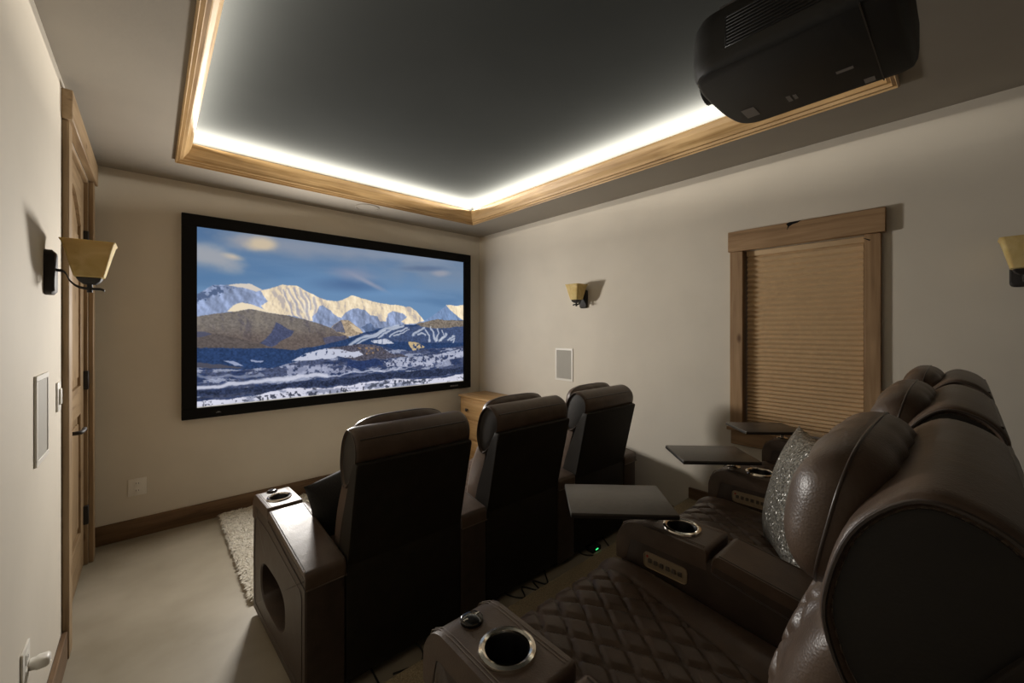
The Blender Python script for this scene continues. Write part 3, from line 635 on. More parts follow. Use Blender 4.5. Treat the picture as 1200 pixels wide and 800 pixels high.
# ------------------------------------------------------------------ wall sconces
def sconce(loc, rz, label):
    """local +x points away from the wall"""
    s = empty('wall_sconce', loc, rz); tag(s, label, 'sconce', 'amber glass wall sconces')
    prof_ = round_poly([(-0.038, -0.08), (0.038, -0.08), (0.038, 0.08), (-0.038, 0.08)], 0.02, 5)
    loft('backplate', prof_, [(0, 1), (0.018, 1), (0.026, 0.88)], 'iron', s, 0, 40)
    pa = catmull([(0.02, 0, 0.01), (0.045, 0, 0.006), (0.06, 0, -0.026), (0.08, 0, -0.046), (0.11, 0, -0.052), (0.138, 0, -0.052), (0.150, 0, -0.058)], 6, False)
    # flat bar arm
    v = []; f = []
    for i, p in enumerate(pa):
        hw_ = 0.007; th = 0.0045
        for (dy, dz) in ((-hw_, -th), (hw_, -th), (hw_, th), (-hw_, th)): v.append((p[0], dy, p[2]+dz))
    for i in range(len(pa)-1):
        for k in range(4): f.append((i*4+k, i*4+(k+1) % 4, i*4+4+(k+1) % 4, i*4+4+k))
    f.append((0, 1, 2, 3)); f.append(tuple(len(v)-4+k for k in range(4)))
    pyd('arm', v, f, 'iron', s, None, 40)
    lathe('stem', [(0.008, -0.066), (0.008, -0.030)], 'iron', s, 14, (0.110, 0, 0))
    def sq(h, r): return round_poly([(-h, -h), (h, -h), (h, h), (-h, h)], r, 5)
    def frus(name, levels, m_, cx):
        v = []; f = []; n = None
        for z, h, r_ in levels:
            q = sq(h, r_); n = len(q); v += [(cx+p[0], p[1], z) for p in q]
        for k in range(len(levels)-1):
            for i in range(n): f.append((k*n+i, k*n+(i+1) % n, (k+1)*n+(i+1) % n, (k+1)*n+i))
        f.append(tuple(range(n))); f.append(tuple(range((len(levels)-1)*n, len(levels)*n)))
        pyd(name, v, f, m_, s, None, 40)
    frus('holder', [(-0.036, 0.016, 0.004), (-0.026, 0.028, 0.006), (-0.014, 0.034, 0.008), (-0.012, 0.030, 0.008)], 'iron', 0.110)
    # open-topped flared shade: outside up, inside down
    frus('shade', [(-0.013, 0.030, 0.01), (-0.008, 0.040, 0.012), (0.035, 0.050, 0.014), (0.08, 0.060, 0.014), (0.112, 0.068, 0.014), (0.120, 0.073, 0.014), (0.121, 0.069, 0.014), (0.110, 0.062, 0.012),
                   (0.08, 0.055, 0.012), (0.03, 0.044, 0.012), (0.0, 0.032, 0.01)], 'amber', 0.110)
    return s
sconce((XL, 2.19, 1.605), 0, 'amber glass wall sconce on the door wall')
sconce((XR, 2.22, 1.665), PI, 'amber glass wall sconce above the framed wall speaker')
sconce((XR, -0.165, 1.665), PI, 'amber glass wall sconce on the far side of the window from the screen')

# ------------------------------------------------------------------ wall devices
def wall_speaker(x, y, z, rz, label):
    s = empty('wall_speaker', (x, y, z), rz); tag(s, label, 'speaker', 'flush wall speakers')
    w_, h_ = 0.105, 0.148
    bm = bmesh.new()
    for (a, b, c, d) in ((-w_, w_, h_-0.018, h_), (-w_, w_, -h_, -h_+0.018), (-w_, -w_+0.018, -h_+0.018, h_-0.018), (w_-0.018, w_, -h_+0.018, h_-0.018)):
        add_box(bm, 0, 0.007, a, b, c, d, 0.0015, 1)
    bmo('frame', bm, 'white', s, None, 40)
    box('grille', 0, 0.0045, -w_+0.019, w_-0.019, -h_+0.019, h_-0.019, 'grille', s)
wall_speaker(XR, 2.45, 1.08, PI, 'white framed flush speaker on the wall beneath a sconce')
wall_speaker(XL, 2.10, 1.10, 0, 'white framed flush speaker on the door wall beneath the sconce')
o = empty('light_switch', (XL, 2.435, 1.13)); tag(o, 'white light switch plate beside the door casing', 'switch')
box('plate', 0, 0.006, -0.036, 0.036, -0.058, 0.058, 'white', o, 0.002); box('rocker', 0.005, 0.012, -0.015, 0.015, -0.032, 0.032, 'white', o, 0.002)
def outlet(loc, rz, label):
    """local +x away from the wall"""
    o = empty('wall_outlet', loc, rz); tag(o, label, 'outlet')
    box('plate', 0, 0.006, -0.046, 0.046, -0.058, 0.058, 'white', o, 0.002)
    for z in (-0.024, 0.024):
        r_ = box('receptacle', 0.005, 0.008, -0.018, 0.018, z-0.016, z+0.016, 'white', o, 0.002)
        for y in (-0.006, 0.006): box('slot', 0.0076, 0.0084, y-0.0012, y+0.0012, z-0.004, z+0.006, 'outlet_dark', r_)
    return o
outlet((-0.072, YF, 0.336), -PI/2, 'white double outlet low on the wall under the screen')
outlet((XL, 1.86, 0.40), 0, 'white outlet low on the door wall with a night light plugged in')
nl = empty('night_light', (XL+0.008, 1.885, 0.385)); tag(nl, 'small white plug-in night light in the outlet on the door wall', 'night light')
loft('housing', catmull([(-0.020, -0.012), (0.0, -0.016), (0.020, -0.012), (0.021, 0.012), (0.0, 0.018), (-0.021, 0.012)], 5), [(0, 0.8), (0.012, 0.85), (0.016, 1.0), (0.036, 0.95), (0.042, 0.7)], 'white', nl, 0, 60)
tube('glow_edge', [(0.016, 0.012, -0.0165), (0.042, 0.010, -0.013)], 0.0016, 'nightlight', nl, 8)
sp = empty('ceiling_speaker', (1.397, 3.455, ZC)); tag(sp, 'round flush speaker in the ceiling border in front of the screen', 'speaker')
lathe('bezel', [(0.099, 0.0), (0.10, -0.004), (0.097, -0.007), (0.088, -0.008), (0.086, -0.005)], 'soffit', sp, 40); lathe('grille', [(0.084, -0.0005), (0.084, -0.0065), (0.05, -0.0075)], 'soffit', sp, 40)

# ------------------------------------------------------------------ chest in the corner
cx0, cx1, cy0, cy1, cz = 2.455, 2.80, 2.98, 3.58, 0.715
ch = empty('wooden_chest', ((cx0+cx1)/2, (cy0+cy1)/2, 0)); tag(ch, 'small pine chest of drawers in the corner beside the screen', 'chest')
hx_, hy_ = (cx1-cx0)/2, (cy1-cy0)/2
box('top', -hx_-0.02, hx_, -hy_-0.015, hy_+0.015, cz-0.022, cz, 'pine_y', ch, 0.006); box('body', -hx_, hx_, -hy_, hy_, 0.05, cz-0.022, 'pine_y', ch, 0.003)
box('plinth', -hx_-0.005, hx_, -hy_-0.005, hy_+0.005, 0, 0.06, 'pine_y', ch, 0.003)
for k in range(3):
    z0 = 0.085+k*0.198
    d = box('drawer', -hx_-0.014, -hx_, -hy_+0.03, hy_-0.03, z0, z0+0.18, 'pine_y', ch, 0.005)
    for y in (-0.15, 0.15):
        v, f = tube_data([(-hx_-0.013, y, z0+0.09), (-hx_-0.026, y, z0+0.09), (-hx_-0.034, y, z0+0.09), (-hx_-0.040, y, z0+0.09)], 0.01, 14, False, [0.008, 0.010, 0.018, 0.012]); pyd('knob', v, f, 'iron', d, None, 60)

# ------------------------------------------------------------------ rug
rx0, rx1, ry0, ry1 = 0.385, 2.36, 2.425, 3.69
rug = empty('shag_rug', ((rx0+rx1)/2, (ry0+ry1)/2, 0)); tag(rug, 'cream shag rug on the concrete floor in front of the screen', 'rug')
rcx, rcy = (rx0+rx1)/2, (ry0+ry1)/2
box('backing', rx0-rcx, rx1-rcx, ry0-rcy, ry1-rcy, 0.0, 0.012, 'rug_base', rug, 0.004)
rng = np.random.default_rng(3); NT = 42000
px = rng.uniform(rx0-rcx, rx1-rcx, NT); py = rng.uniform(ry0-rcy, ry1-rcy, NT)
k = rng.random(NT) < 0.45                                  # denser along the uncovered end
px[k] = rx0-rcx+np.abs(rng.normal(0, 0.18, k.sum()))
an = rng.uniform(0, 2*PI, NT); le = rng.uniform(0.018, 0.034, NT); hh = rng.uniform(0.010, 0.024, NT); wd = rng.uniform(0.003, 0.006, NT)
base = np.stack([px, py, np.full(NT, 0.010)], 1); dr = np.stack([np.cos(an), np.sin(an), np.zeros(NT)], 1); sd = np.stack([-np.sin(an), np.cos(an), np.zeros(NT)], 1)
mid = base+dr*(le*0.45)[:, None]; mid[:, 2] += hh; tip = base+dr*le[:, None]; tip[:, 2] += hh*0.7
Vv = np.stack([base-sd*wd[:, None], base+sd*wd[:, None], mid-sd*wd[:, None], mid+sd*wd[:, None], tip], 1).reshape(-1, 3)
i5 = np.arange(NT)*5
fa = [(a, a+1, a+3, a+2) for a in i5.tolist()]+[(a+2, a+3, a+4) for a in i5.tolist()]
pile = pyd('pile', Vv.tolist(), fa, 'rug_pile', rug, None, None, False); pile['kind'] = 'stuff'

# ------------------------------------------------------------------ recliners
PITCH, AW = 0.68, 0.145
SEATW = PITCH-AW
ARM_X0 = 0.483
ARM_L = 0.77

def ring_loft(name, prof, material, parent, x0, x1, r=0.02, center=None, cap_in=0.0):
    """rounded-end bolster along x"""
    xs = []
    for a in (0, 0.25, 0.5, 0.75, 1.0):
        t = a*PI/2; xs.append((x0+r*(1-math.sin(t)), 1-0.16*(1-math.sin(t)) if False else 1-(1-math.sin(t))*0))
    xs = []
    n = 6
    for i in range(n+1):
        t = PI/2*i/n; xs.append((x0+r*(1-math.sin(t)), 0.90+0.10*(1-(1-math.sin(t))**1) if False else 1-0.12*math.cos(t)**2))
    xr = [(x1-(x-x0), s) for x, s in reversed(xs)]
    return loft(name, prof, xs+xr, material, parent, 0, 50, center)

def seat_mesh(parent, res):
    # path of the seat surface in (y,z), from the back to the front and down to the footrest bottom
    path = catmull([(0.10, 0.430), (0.25, 0.438), (0.45, 0.455), (0.62, 0.470), (0.72, 0.474), (0.775, 0.462), (0.805, 0.425), (0.810, 0.36), (0.800, 0.22), (0.795, 0.12)], 12, False)
    # resample evenly
    d = [0]
    for a, b in zip(path[:-1], path[1:]): d.append(d[-1]+(b-a).length)
    ns = res; S = np.linspace(0, d[-1], ns)
    Y = np.interp(S, d, [p[0] for p in path]); Z = np.interp(S, d, [p[1] for p in path])
    nx = int(res*0.62); X = np.linspace(-SEATW/2+0.004, SEATW/2-0.004, nx)
    dY = np.gradient(Y, S); dZ = np.gradient(Z, S)
    v = []
    q = 0.070
    for i in range(ns):
        for j in range(nx):
            x = X[j]; s = S[i]
            hwq = 0.105+0.085*min(1, max(0, (s-0.10)/0.50))
            a = x/q+s/(q*1.45); b = x/q-s/(q*1.45)
            da = abs(a-round(a)); db = abs(b-round(b))
            g = lambda t: 1-math.exp(-(t/0.085)**2)
            inq = 1/(1+math.exp((abs(x)-hwq)/0.004))
            h = 0.009*g(da)*g(db)*inq
            e = abs(abs(x)-hwq)
            h -= 0.005*math.exp(-(e/0.006)**2)
            # side bolsters rise a little; rounded outer edge
            t = max(0, (abs(x)-hwq)/(SEATW/2-hwq)); h += 0.016*math.sin(min(1, t)*PI)*(1-inq)*1.0
            if abs(x) > SEATW/2-0.03: u_ = (abs(x)-SEATW/2+0.03)/0.03; h -= 0.020*u_*u_
            v.append((x, Y[i]-dZ[i]*h, Z[i]+dY[i]*h))
    f = [(i*nx+j, i*nx+j+1, (i+1)*nx+j+1, (i+1)*nx+j) for i in range(ns-1) for j in range(nx-1)]
    # closed underside
    n0 = len(v)
    for i in range(ns): v += [(X[0], min(Y[i], 0.76), min(Z[i], 0.30) if Y[i] < 0.78 else Z[i]), (X[-1], min(Y[i], 0.76), min(Z[i], 0.30) if Y[i] < 0.78 else Z[i])]
    for i in range(ns-1):
        f.append((i*nx, (i+1)*nx, n0+2*(i+1), n0+2*i)); f.append((i*nx+nx-1, n0+2*i+1, n0+2*(i+1)+1, (i+1)*nx+nx-1)); f.append((n0+2*i, n0+2*(i+1), n0+2*(i+1)+1, n0+2*i+1))
    return pyd('seat', v, f, 'leather', parent, None, 60)

def cut_cylinder(objs, c, r, z0, z1):
    v, f = tube_data([(c[0], c[1], z0), (c[0], c[1], z1)], r, 40)
    cu_ = pyd('cutter', v, f, None)
    for o in objs:
        m0 = o.matrix_basis.copy(); par = o.parent; o.parent = None; o.matrix_basis = Matrix()
        md = o.modifiers.new('b', 'BOOLEAN'); md.operation = 'DIFFERENCE'; md.object = cu_; md.solver = 'EXACT'
        bpy.context.view_layer.update()
        me = bpy.data.meshes.new_from_object(o.evaluated_get(bpy.context.evaluated_depsgraph_get()))
        o.modifiers.clear(); o.data = me; o.parent = par; o.matrix_basis = m0
    bpy.data.objects.remove(cu_)
def cup_shell(name, r, z0, z1, m_, parent):
    v = []; f = []; seg = 40
    for rr, z in ((r, z1), (r-0.002, z1-0.004), (r-0.005, z0+0.006), (r-0.010, z0+0.001), (0.004, z0+0.001)):
        for k in range(seg): t = 2*PI*k/seg; v.append((rr*math.cos(t), rr*math.sin(t), z))
    for i in range(4):
        for k in range(seg): f.append((i*seg+k, i*seg+(k+1) % seg, (i+1)*seg+(k+1) % seg, (i+1)*seg+k))
    f.append(tuple(range(4*seg, 5*seg)))
    return pyd(name, v, f, m_, parent, None, 50)
def arm(parent, xc0, pocket=None, plate=False, button=False, toe=0.0):
    """armrest centred on xc; pocket = -1/+1 side carrying the storage hole"""
    h = AW/2; xc = 0.0
    prof = round_poly([(0.0, 0.03, 0.004), (ARM_L, 0.03, 0.01), (ARM_L+0.005, 0.30, 0.05), (ARM_L-0.012, 0.575, 0.05), (0.50, 0.568, 0.02), (0.0, 0.500, 0.012)], 0.02, 6)
    dn = []
    for a_, b_ in zip(prof, prof[1:]+prof[:1]):
        k_ = max(1, int(math.hypot(b_[0]-a_[0], b_[1]-a_[1])/0.03))
        dn += [(a_[0]+(b_[0]-a_[0])*i_/k_, a_[1]+(b_[1]-a_[1])*i_/k_) for i_ in range(k_)]
    prof = dn
    n = len(prof)
    v = []; f = []
    inset = 0.006
    cxp, czp = ARM_L/2, 0.28
    rings = [(xc-h, 0.985), (xc-h+0.004, 0.996), (xc-h+0.010, 1.0), (xc+h-0.010, 1.0), (xc+h-0.004, 0.996), (xc+h, 0.985)]
    for x, s in rings:
        for p in prof: v.append((x, cxp+(p[0]-cxp)*s, czp+(p[1]-czp)*s))
    for k in range(len(rings)-1):
        for i in range(n): f.append((k*n+i, k*n+(i+1) % n, (k+1)*n+(i+1) % n, (k+1)*n+i))
    for side, base_ in ((-1, 0), (1, (len(rings)-1)*n)):
        if pocket == side:
            # hole loop sampled by angle to match the outer loop
            hc = (0.435, 0.240)
            x = xc+side*h
            ho = []
            for i in range(n):
                p = v[base_+i]; a = math.atan2(p[2]-hc[1], p[1]-hc[0]); ca, sa = math.cos(a), math.sin(a)
                e = 3.0; rr = (abs(ca/0.195)**e+abs(sa/0.100)**e)**(-1/e)
                ho.append((hc[0]+ca*rr, hc[1]+sa*rr))
            b0 = len(v)
            for dx in (0.0, -0.006, -0.095):
                k_ = 1.0 if dx == 0 else 0.965
                for p in ho: v.append((x+side*dx, hc[0]+(p[0]-hc[0])*k_, hc[1]+(p[1]-hc[1])*k_))
            for i in range(n):
                j = (i+1) % n
                f.append((base_+i, base_+j, b0+j, b0+i)); f.append((b0+i, b0+j, b0+n+j, b0+n+i)); f.append((b0+n+i, b0+n+j, b0+2*n+j, b0+2*n+i))
            f.append(tuple(range(b0+2*n, b0+3*n)))
        else: f.append(tuple(range(base_, base_+n)))
    body = pyd('armrest', v, f, 'leather_dark', parent, (xc0, 0, 0), 40); body.rotation_euler = (0, 0, toe)
    if pocket:
        q = round_poly([(0.035, 0.07), (ARM_L-0.035, 0.07), (ARM_L-0.028, 0.30, 0.05), (ARM_L-0.045, 0.500, 0.05), (0.49, 0.495, 0.02), (0.035, 0.435)], 0.03, 6)
        tube('piping', [(xc+pocket*(h-0.0005), p[0], p[1]) for p in q], 0.0032, 'piping', body, 6, True)
    # padded cover over the rear part and console top in front, both wrap a little down the sides
    pz = lambda y: 0.505+(y/0.50)*0.070
    pp = round_poly([(-0.006, pz(0)-0.045, 0.006), (-0.008, pz(0)+0.016, 0.022), (0.49, pz(0.49)+0.022, 0.022), (0.497, pz(0.49)-0.030, 0.008)], 0.02, 6)
    hp = h+0.001
    pad = loft('arm_pad', pp, [(xc-hp+0.002, 0.955), (xc-hp+0.0005, 0.97), (xc-hp, 0.985), (xc-hp+0.003, 0.995), (xc-hp+0.010, 1.0), (xc+hp-0.010, 1.0), (xc+hp-0.003, 0.995), (xc+hp, 0.985), (xc+hp-0.0005, 0.97), (xc+hp-0.002, 0.955)], 'leather', body, 0, 50)
    for sgn in (-1, 1):
        xx = xc+sgn*(h-0.006)
        tube('piping', [(xx, 0.004, pz(0)+0.0165), (xx, 0.25, pz(0.25)+0.0195), (xx, 0.475, pz(0.475)+0.0215)], 0.0022, 'piping', pad, 6)
        tube('piping', [(xc+sgn*(hp+0.0005), -0.006, pz(0)-0.040), (xc+sgn*(hp+0.0005), 0.25, pz(0.25)-0.036), (xc+sgn*(hp+0.0005), 0.49, pz(0.49)-0.028)], 0.002, 'piping', pad, 6)
    tube('piping', [(xc-hp, -0.0085, pz(0)-0.042), (xc+hp, -0.0085, pz(0)-0.042)], 0.0022, 'thread', pad, 6)
    cp = round_poly([(0.503, 0.545, 0.004), (0.503, 0.598, 0.012), (ARM_L-0.03, 0.598, 0.035), (ARM_L+0.012, 0.545, 0.03), (ARM_L+0.012, 0.47, 0.004), (ARM_L-0.02, 0.47, 0.004), (ARM_L-0.04, 0.545, 0.01)], 0.02, 6)
    con = loft('console', cp, [(xc-h-0.0005, 0.96), (xc-h-0.0005, 0.985), (xc-h+0.004, 0.998), (xc-h+0.012, 1.0), (xc+h-0.012, 1.0), (xc+h-0.004, 0.998), (xc+h+0.0005, 0.985), (xc+h+0.0005, 0.96)], 'leather', body, 0, 50)
    for sgn in (-1, 1):
        for off in (0.010, 0.017):
            xx = xc+sgn*(h-off)
            tube('stitching', [(xx, 0.515, 0.5985), (xx, 0.70, 0.5985), (xx, 0.735, 0.594), (xx, 0.762, 0.578), (xx, 0.778, 0.548)], 0.0011, 'thread', con, 5)
    # cup holder: chrome ring around a deep black well
    cy = 0.605
    cut_cylinder([body, con, pad], (xc, cy), 0.0415, 0.515, 0.65)
    cup = lathe('cup_holder', [(0.0405, 0.600), (0.0415, 0.6035), (0.046, 0.6055), (0.052, 0.6035), (0.0535, 0.598), (0.052, 0.596), (0.0405, 0.596)], 'chrome', body, 40, (xc, cy, 0), caps=False)
    cup_shell('cup_well', 0.0412, 0.518, 0.6005, 'cup_black', cup)
    if button:
        b_ = lathe('control_dial', [(0.023, 0.597), (0.023, 0.603), (0.019, 0.606), (0.010, 0.607), (0.0, 0.6072)], 'gloss_black', body, 32, (xc-0.005, 0.708, 0))
        for s_ in (-1, 1): box('dial_light', s_*0.014-0.005, s_*0.014+0.005, -0.002, 0.002, 0.6045, 0.6075, 'chrome', b_, 0.0005, 1)
    if plate:
        xs_ = xc-h
        pl = round_poly([(0.555, 0.482), (0.685, 0.482), (0.685, 0.527), (0.555, 0.527)], 0.014, 5)
        p_ = loft('control_panel', pl, [(xs_-0.001, 0.96), (xs_-0.004, 0.97), (xs_-0.004, 1.0), (xs_+0.004, 1.0)], 'plate', body, 0, 40)
        for k in range(6):
            y = 0.575+k*0.018
            box('button', xs_-0.0055, xs_-0.001, y-0.0055, y+0.0055, 0.4985, 0.5105, 'button', p_, 0.001, 1)
        lathe('button', [(0.0035, 0), (0.0035, 0.0015)], 'led_red', p_, 12, (xs_-0.0042, 0.672, 0.516)).rotation_euler = (0, -PI/2, 0)
    return body

def recliner(xc, yr, zf, label, group, first, last, back_dy, res, row):
    root = empty('recliner', (xc, yr, zf)); tag(root, label, 'recliner', group)
    h = SEATW/2-0.003
    # base with recessed plinth and black dust cloth
    bm = bmesh.new(); add_box(bm, -h, h, 0.012, 0.755, 0.10, 0.40, 0.01, 2); add_box(bm, -h, h, 0.075, 0.74, 0.0, 0.11)
    bmo('base', bm, 'leather_dark', root, None, 40)
    box('rear_panel', -h, h, 0.004, 0.02, 0.040, 0.50, 'vinyl', root, 0.006)
    seat_mesh(root, res)
    by = back_dy
    # back shell: profile thick at the seat, thin under the headrest
    sp_ = round_poly([(0.002, 0.49, 0.006), (-0.094+by, 0.900, 0.010), (-0.060+by, 0.905, 0.010), (-0.020+by, 0.84, 0.03), (0.075+by*0.4, 0.62, 0.05), (0.13, 0.44, 0.02), (0.05, 0.42, 0.02)], 0.02, 5)
    shell = loft('back_shell', sp_, [(-h+0.004, 0.97), (-h+0.006, 0.99), (-h+0.014, 1.0), (h-0.014, 1.0), (h-0.006, 0.99), (h-0.004, 0.97)], 'vinyl', root, 0, 40)
    # quilted back cushion
    nx, nz = int(res*0.5), int(res*0.5)
    P0 = Vector((0.245, 0.44)); P1 = Vector((0.105+by, 0.85)); nd = Vector((P1.y-P0.y, -(P1.x-P0.x))).normalized()
    v = []; f = []; q = 0.058; Wb = SEATW-0.036
    for i in range(nz+1):
        for j in range(nx+1):
            t = i/nz; x = -Wb/2+Wb*j/nx; s = t*(P1-P0).length
            a = x/q+s/(q*1.45); b = x/q-s/(q*1.45)
            g = (1-math.exp(-((a-round(a))/0.13)**2))*(1-math.exp(-((b-round(b))/0.13)**2))
            inq = 1/(1+math.exp((abs(x)-0.17)/0.004))
            ex = max(0, 1-(abs(x)/(Wb/2))**6)**0.5; ez = max(0, 1-abs(2*t-1)**8)**0.5
            hh_ = -0.05+0.05*ex*ez+0.03*math.sin(PI*t)+0.010*g*inq
            p = P0+(P1-P0)*t+nd*hh_
            v.append((x, p.x, p.y))
    nn = len(v)
    for i in range(nz+1):
        for j in range(nx+1):
            t = i/nz; x = -Wb/2+Wb*j/nx; p = P0+(P1-P0)*t-nd*0.10; v.append((x, p.x, p.y))
    for i in range(nz):
        for j in range(nx): a = i*(nx+1)+j; f.append((a, a+1, a+nx+2, a+nx+1))
    for i in range(nz):
        for j in (0, nx): a = i*(nx+1)+j; f.append((a, a+nx+1, nn+a+nx+1, nn+a))
    for j in range(nx):
        for i in (0, nz): a = i*(nx+1)+j; f.append((a, a+1, nn+a+1, nn+a))
    pyd('back_cushion', v, f, 'leather', root, None, 60)
    # headrest roll with closed ends
    hp_ = catmull([(0.092, 0.84), (0.088, 0.905), (0.062, 0.975), (0.012, 1.020), (-0.040, 1.010), (-0.074, 0.975), (-0.080, 0.93), (-0.066, 0.890), (0.0, 0.80), (0.060, 0.77)], 5)
    hp_ = [(p[0]+by, p[1]) for p in hp_]
    c = (0.0+by, 0.90); hw_ = h-0.006
    ends = [(0.010, 0.0), (0.008, 0.80), (0.010, 0.86), (0.004, 0.875), (0.0, 0.91), (0.003, 0.955), (0.012, 0.985), (0.028, 1.0)]
    xs = [(-hw_+a, s) for a, s in ends]+[(hw_-a, s) for a, s in reversed(ends)]
    xs = [(x, max(s, 0.02)) for x, s in xs]
    hd = loft('headrest', hp_, xs, 'leather', root, 0, 60, c)
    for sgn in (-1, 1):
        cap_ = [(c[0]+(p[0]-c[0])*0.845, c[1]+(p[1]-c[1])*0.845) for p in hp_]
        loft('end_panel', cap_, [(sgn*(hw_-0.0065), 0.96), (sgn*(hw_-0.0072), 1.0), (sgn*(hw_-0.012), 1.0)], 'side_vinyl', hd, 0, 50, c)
    # stitched seam around each end, piping across the back of the roll
    for sgn in (-1, 1):
        pts = [(sgn*(hw_-0.0085), c[0]+(p[0]-c[0])*0.855, c[1]+(p[1]-c[1])*0.855) for p in hp_]
        if row == 'back':
            vv = []; ff = []
            npt = len(pts)
            for i in range(npt):
                a_ = Vector(pts[i]); b_ = Vector(pts[(i+1) % npt]); ln = (b_-a_).length; m_ = max(1, int(ln/0.008))
                for k in range(m_):
                    s0 = a_.lerp(b_, k/m_); s1 = a_.lerp(b_, (k+0.55)/m_)
                    tv, tf = tube_data([s0+Vector((sgn*-0.0003, 0, 0)), s1+Vector((sgn*-0.0003, 0, 0))], 0.0011, 4); o_ = len(vv); vv += tv; ff += [tuple(o_+q_ for q_ in t_) for t_ in tf]
            pyd('stitching', vv, ff, 'thread', hd)
        tube('piping', [(sgn*(hw_-0.001), c[0]+(p[0]-c[0])*0.92, c[1]+(p[1]-c[1])*0.92) for p in hp_], 0.0028, 'piping', hd, 6, True)
    tube('piping', [(-hw_+0.02, -0.068+by, 0.984), (hw_-0.02, -0.068+by, 0.984)], 0.0034, 'piping', hd, 6)
    # front head pillow, puffed, with a seam round its rim
    W2, H2, T2 = (SEATW-0.10)/2, 0.210/2, 0.054
    def outline_pt(t):
        ct, st = math.cos(t), math.sin(t); e_ = 3.4; rr = (abs(ct/W2)**e_+abs(st/H2)**e_)**(-1/e_); return ct*rr, st*rr
    # sample evenly along the rim
    dense = [outline_pt(2*PI*i/720) for i in range(721)]; dd = [0]
    for a, b in zip(dense[:-1], dense[1:]): dd.append(dd[-1]+math.hypot(b[0]-a[0], b[1]-a[1]))
    NO = 96; sxx = np.interp(np.linspace(0, dd[-1], NO+1)[:-1], dd, [p[0] for p in dense]); szz = np.interp(np.linspace(0, dd[-1], NO+1)[:-1], dd, [p[1] for p in dense])
    pv = []; pf = []; NL = 18
    for k in range(NL+1):
        th = -PI/2+PI*k/NL; sc = max(0.001, math.cos(th))**0.55
        # shrink as a constant-distance inset, so the face stays cushion-like
        for x, z in zip(sxx, szz):
            ins = (1-sc)*H2; rx_ = math.hypot(x, z); pv.append((x*(1-(1-sc)*H2/W2*1.0) if False else math.copysign(max(0, abs(x)-ins*abs(x)/W2*1.0), x), T2*math.sin(th), z*sc))
    for k in range(NL):
        for i in range(NO): pf.append((k*NO+i, k*NO+(i+1) % NO, (k+1)*NO+(i+1) % NO, (k+1)*NO+i))
    pf.append(tuple(range(NO))); pf.append(tuple(range(NL*NO, (NL+1)*NO)))
    ang = math.radians(12); ca, sa = math.cos(ang), math.sin(ang)
    cy_, cz_ = 0.092+by, 0.938
    pv2 = []
    for (x, y, z) in pv:
        wr = 0.003*math.sin(x*70+z*22)*(abs(y)/0.052)
        y += wr
        pv2.append((x, cy_+y*ca-z*sa, cz_+y*sa+z*ca))
    hpw = weld(pyd('head_pillow', pv2, pf, 'leather', root, None, 60))
    for p in hpw.data.polygons: p.use_smooth = True
    rim = [(x, cy_-z*sa, cz_+z*ca) for x, z in zip(sxx*1.003, szz*1.003)]
    tube('piping', rim, 0.0020, 'piping', hpw, 6, True)
    # armrests
    arm(root, -PITCH/2, -1 if first else None, plate=(not first and row == 'back'), button=(first or row == 'front'), toe=math.radians(2.6) if first and row == 'front' else 0)
    if last: arm(root, PITCH/2, None, plate=row == 'back', button=row == 'front')
    return root

cx = [ARM_X0+PITCH*(i+0.5) for i in range(3)]
FR_Y, BK_Y = 1.58, -0.05
names_f = ['brown leather recliner with a storage hole in its arm, standing before the riser', 'brown leather recliner in the middle of the row in front of the riser', 'brown leather recliner in front of the riser beside the window wall']
names_b = ['brown leather recliner on the riser with a dial and cup holder on its free arm', 'brown leather recliner on the riser holding the silver cushion', 'brown leather recliner on the riser next to the window']
for i in range(3):
    recliner(cx[i], FR_Y, 0, names_f[i], 'recliners in the row near the screen', i == 0, i == 2, 0.0, 60, 'front')
for i in range(3):
    r_ = recliner(cx[i], BK_Y, RISER_Z, names_b[i], 'recliners on the riser', i == 0, i == 2, 0.07, 170 if i < 2 else 110, 'back')

# ------------------------------------------------------------------ swivel tray tables on the back row arms
def tray(armx, label):
    t = empty('tray_table', (armx, BK_Y+0.705, RISER_Z+0.598)); tag(t, label, 'tray table', 'swivel tray tables on the back row')
    lathe('socket', [(0.026, 0.0), (0.026, 0.004), (0.018, 0.007), (0.014, 0.007)], 'chrome', t, 28)
    lathe('post', [(0.009, 0.004), (0.009, 0.045), (0.016, 0.048), (0.016, 0.052)], 'chrome', t, 20)
    mt_ = Matrix.Translation((-0.10, 0.055, 0.058)) @ Matrix.Rotation(math.radians(-44.5), 4, 'Z')
    top = box('tray_top', -0.150, 0.150, -0.108, 0.108, 0.000, 0.009, 'tray_table', t, 0.0025, 2, mt_)
    box('edge_band', -0.1505, 0.1505, -0.1085, 0.1085, -0.006, 0.0045, 'tray_edge', top, 0.002, 1, mt_)
    return t
tray(ARM_X0+PITCH, 'dark swivel tray table on the arm between the dial seat and the silver cushion seat')
tray(ARM_X0+2*PITCH, 'dark swivel tray table on the arm between the silver cushion seat and the window seat')
tray(ARM_X0+3*PITCH, 'dark swivel tray table in front of the window sill')

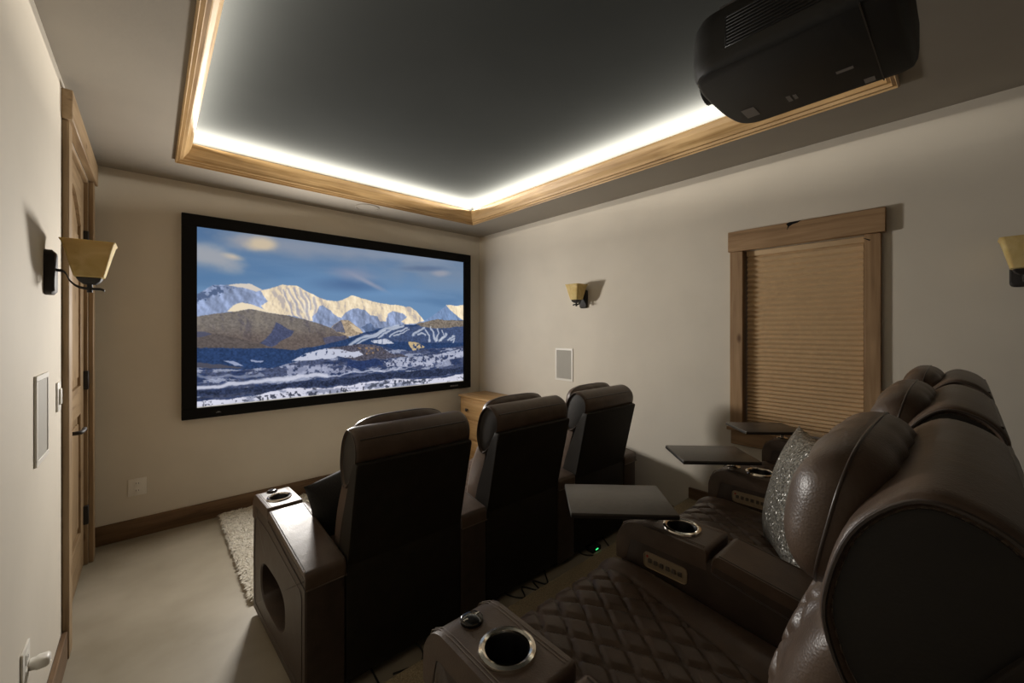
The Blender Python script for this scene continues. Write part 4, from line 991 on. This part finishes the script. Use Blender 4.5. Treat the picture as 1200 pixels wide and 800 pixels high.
# ------------------------------------------------------------------ cushions
pv, pf = pillow_data(0.42, 0.42, 0.15, 40, 40, 0.10, 2.4)
cu = weld(pyd('cushion', pv, pf, 'sequin', None, None, 60))
for p in cu.data.polygons: p.use_smooth = True
cu.location = (1.50, 0.335, RISER_Z+0.652); cu.rotation_euler = (math.radians(16), math.radians(4), math.radians(30))
tag(cu, 'silver grey sequin cushion leaning on a back row recliner', 'cushion')
pv, pf = pillow_data(0.36, 0.36, 0.13, 30, 30, 0.10, 2.4)
cu = weld(pyd('cushion', pv, pf, 'darkcush', None, None, 60))
for p in cu.data.polygons: p.use_smooth = True
cu.location = (0.690, FR_Y+0.37, 0.600); cu.rotation_euler = (math.radians(14), math.radians(-13), math.radians(8))
tag(cu, 'charcoal cloth cushion standing on the recliner seat near the door', 'cushion')

# ------------------------------------------------------------------ cables
def cable(pts, label, r=0.004):
    o = tube('power_cable', catmull(pts, 8, False), r, 'cable', None, 8); tag(o, label, 'cable', 'cables behind the front row'); return o
cable([(1.36, 1.645, 0.05), (1.40, 1.60, 0.005), (1.45, 1.53, 0.005), (1.50, 1.60, 0.005), (1.55, 1.52, 0.005), (1.58, 1.60, 0.005), (1.62, 1.53, 0.005), (1.68, 1.60, 0.005), (1.70, 1.645, 0.04)], 'black looped cable behind the middle front recliner')
cable([(0.66, 1.645, 0.04), (0.67, 1.56, 0.005), (0.66, 1.48, 0.005), (0.62, 1.40, 0.005), (0.60, 1.33, 0.005)], 'black cable running along the floor behind the hole-armed recliner')
cable([(0.84, 1.645, 0.05), (0.88, 1.58, 0.005), (0.84, 1.52, 0.005), (0.78, 1.53, 0.005), (0.73, 1.545, 0.005)], 'short black cable with a plug behind the hole-armed recliner')
cable([(2.02, 1.645, 0.05), (2.00, 1.60, 0.005), (2.03, 1.54, 0.005), (2.09, 1.50, 0.005), (2.17, 1.50, 0.005), (2.22, 1.56, 0.005), (2.25, 1.645, 0.03)], 'black cable by the power adapter with the green light')
ad_ = empty('power_adapter', (2.10, 1.575, 0)); tag(ad_, 'small black power adapter with a glowing green light on the floor', 'adapter')
box('body', -0.045, 0.045, -0.025, 0.025, 0, 0.028, 'cable', ad_, 0.004); box('status_light', -0.012, 0.012, -0.0265, -0.0245, 0.012, 0.018, 'green', ad_)
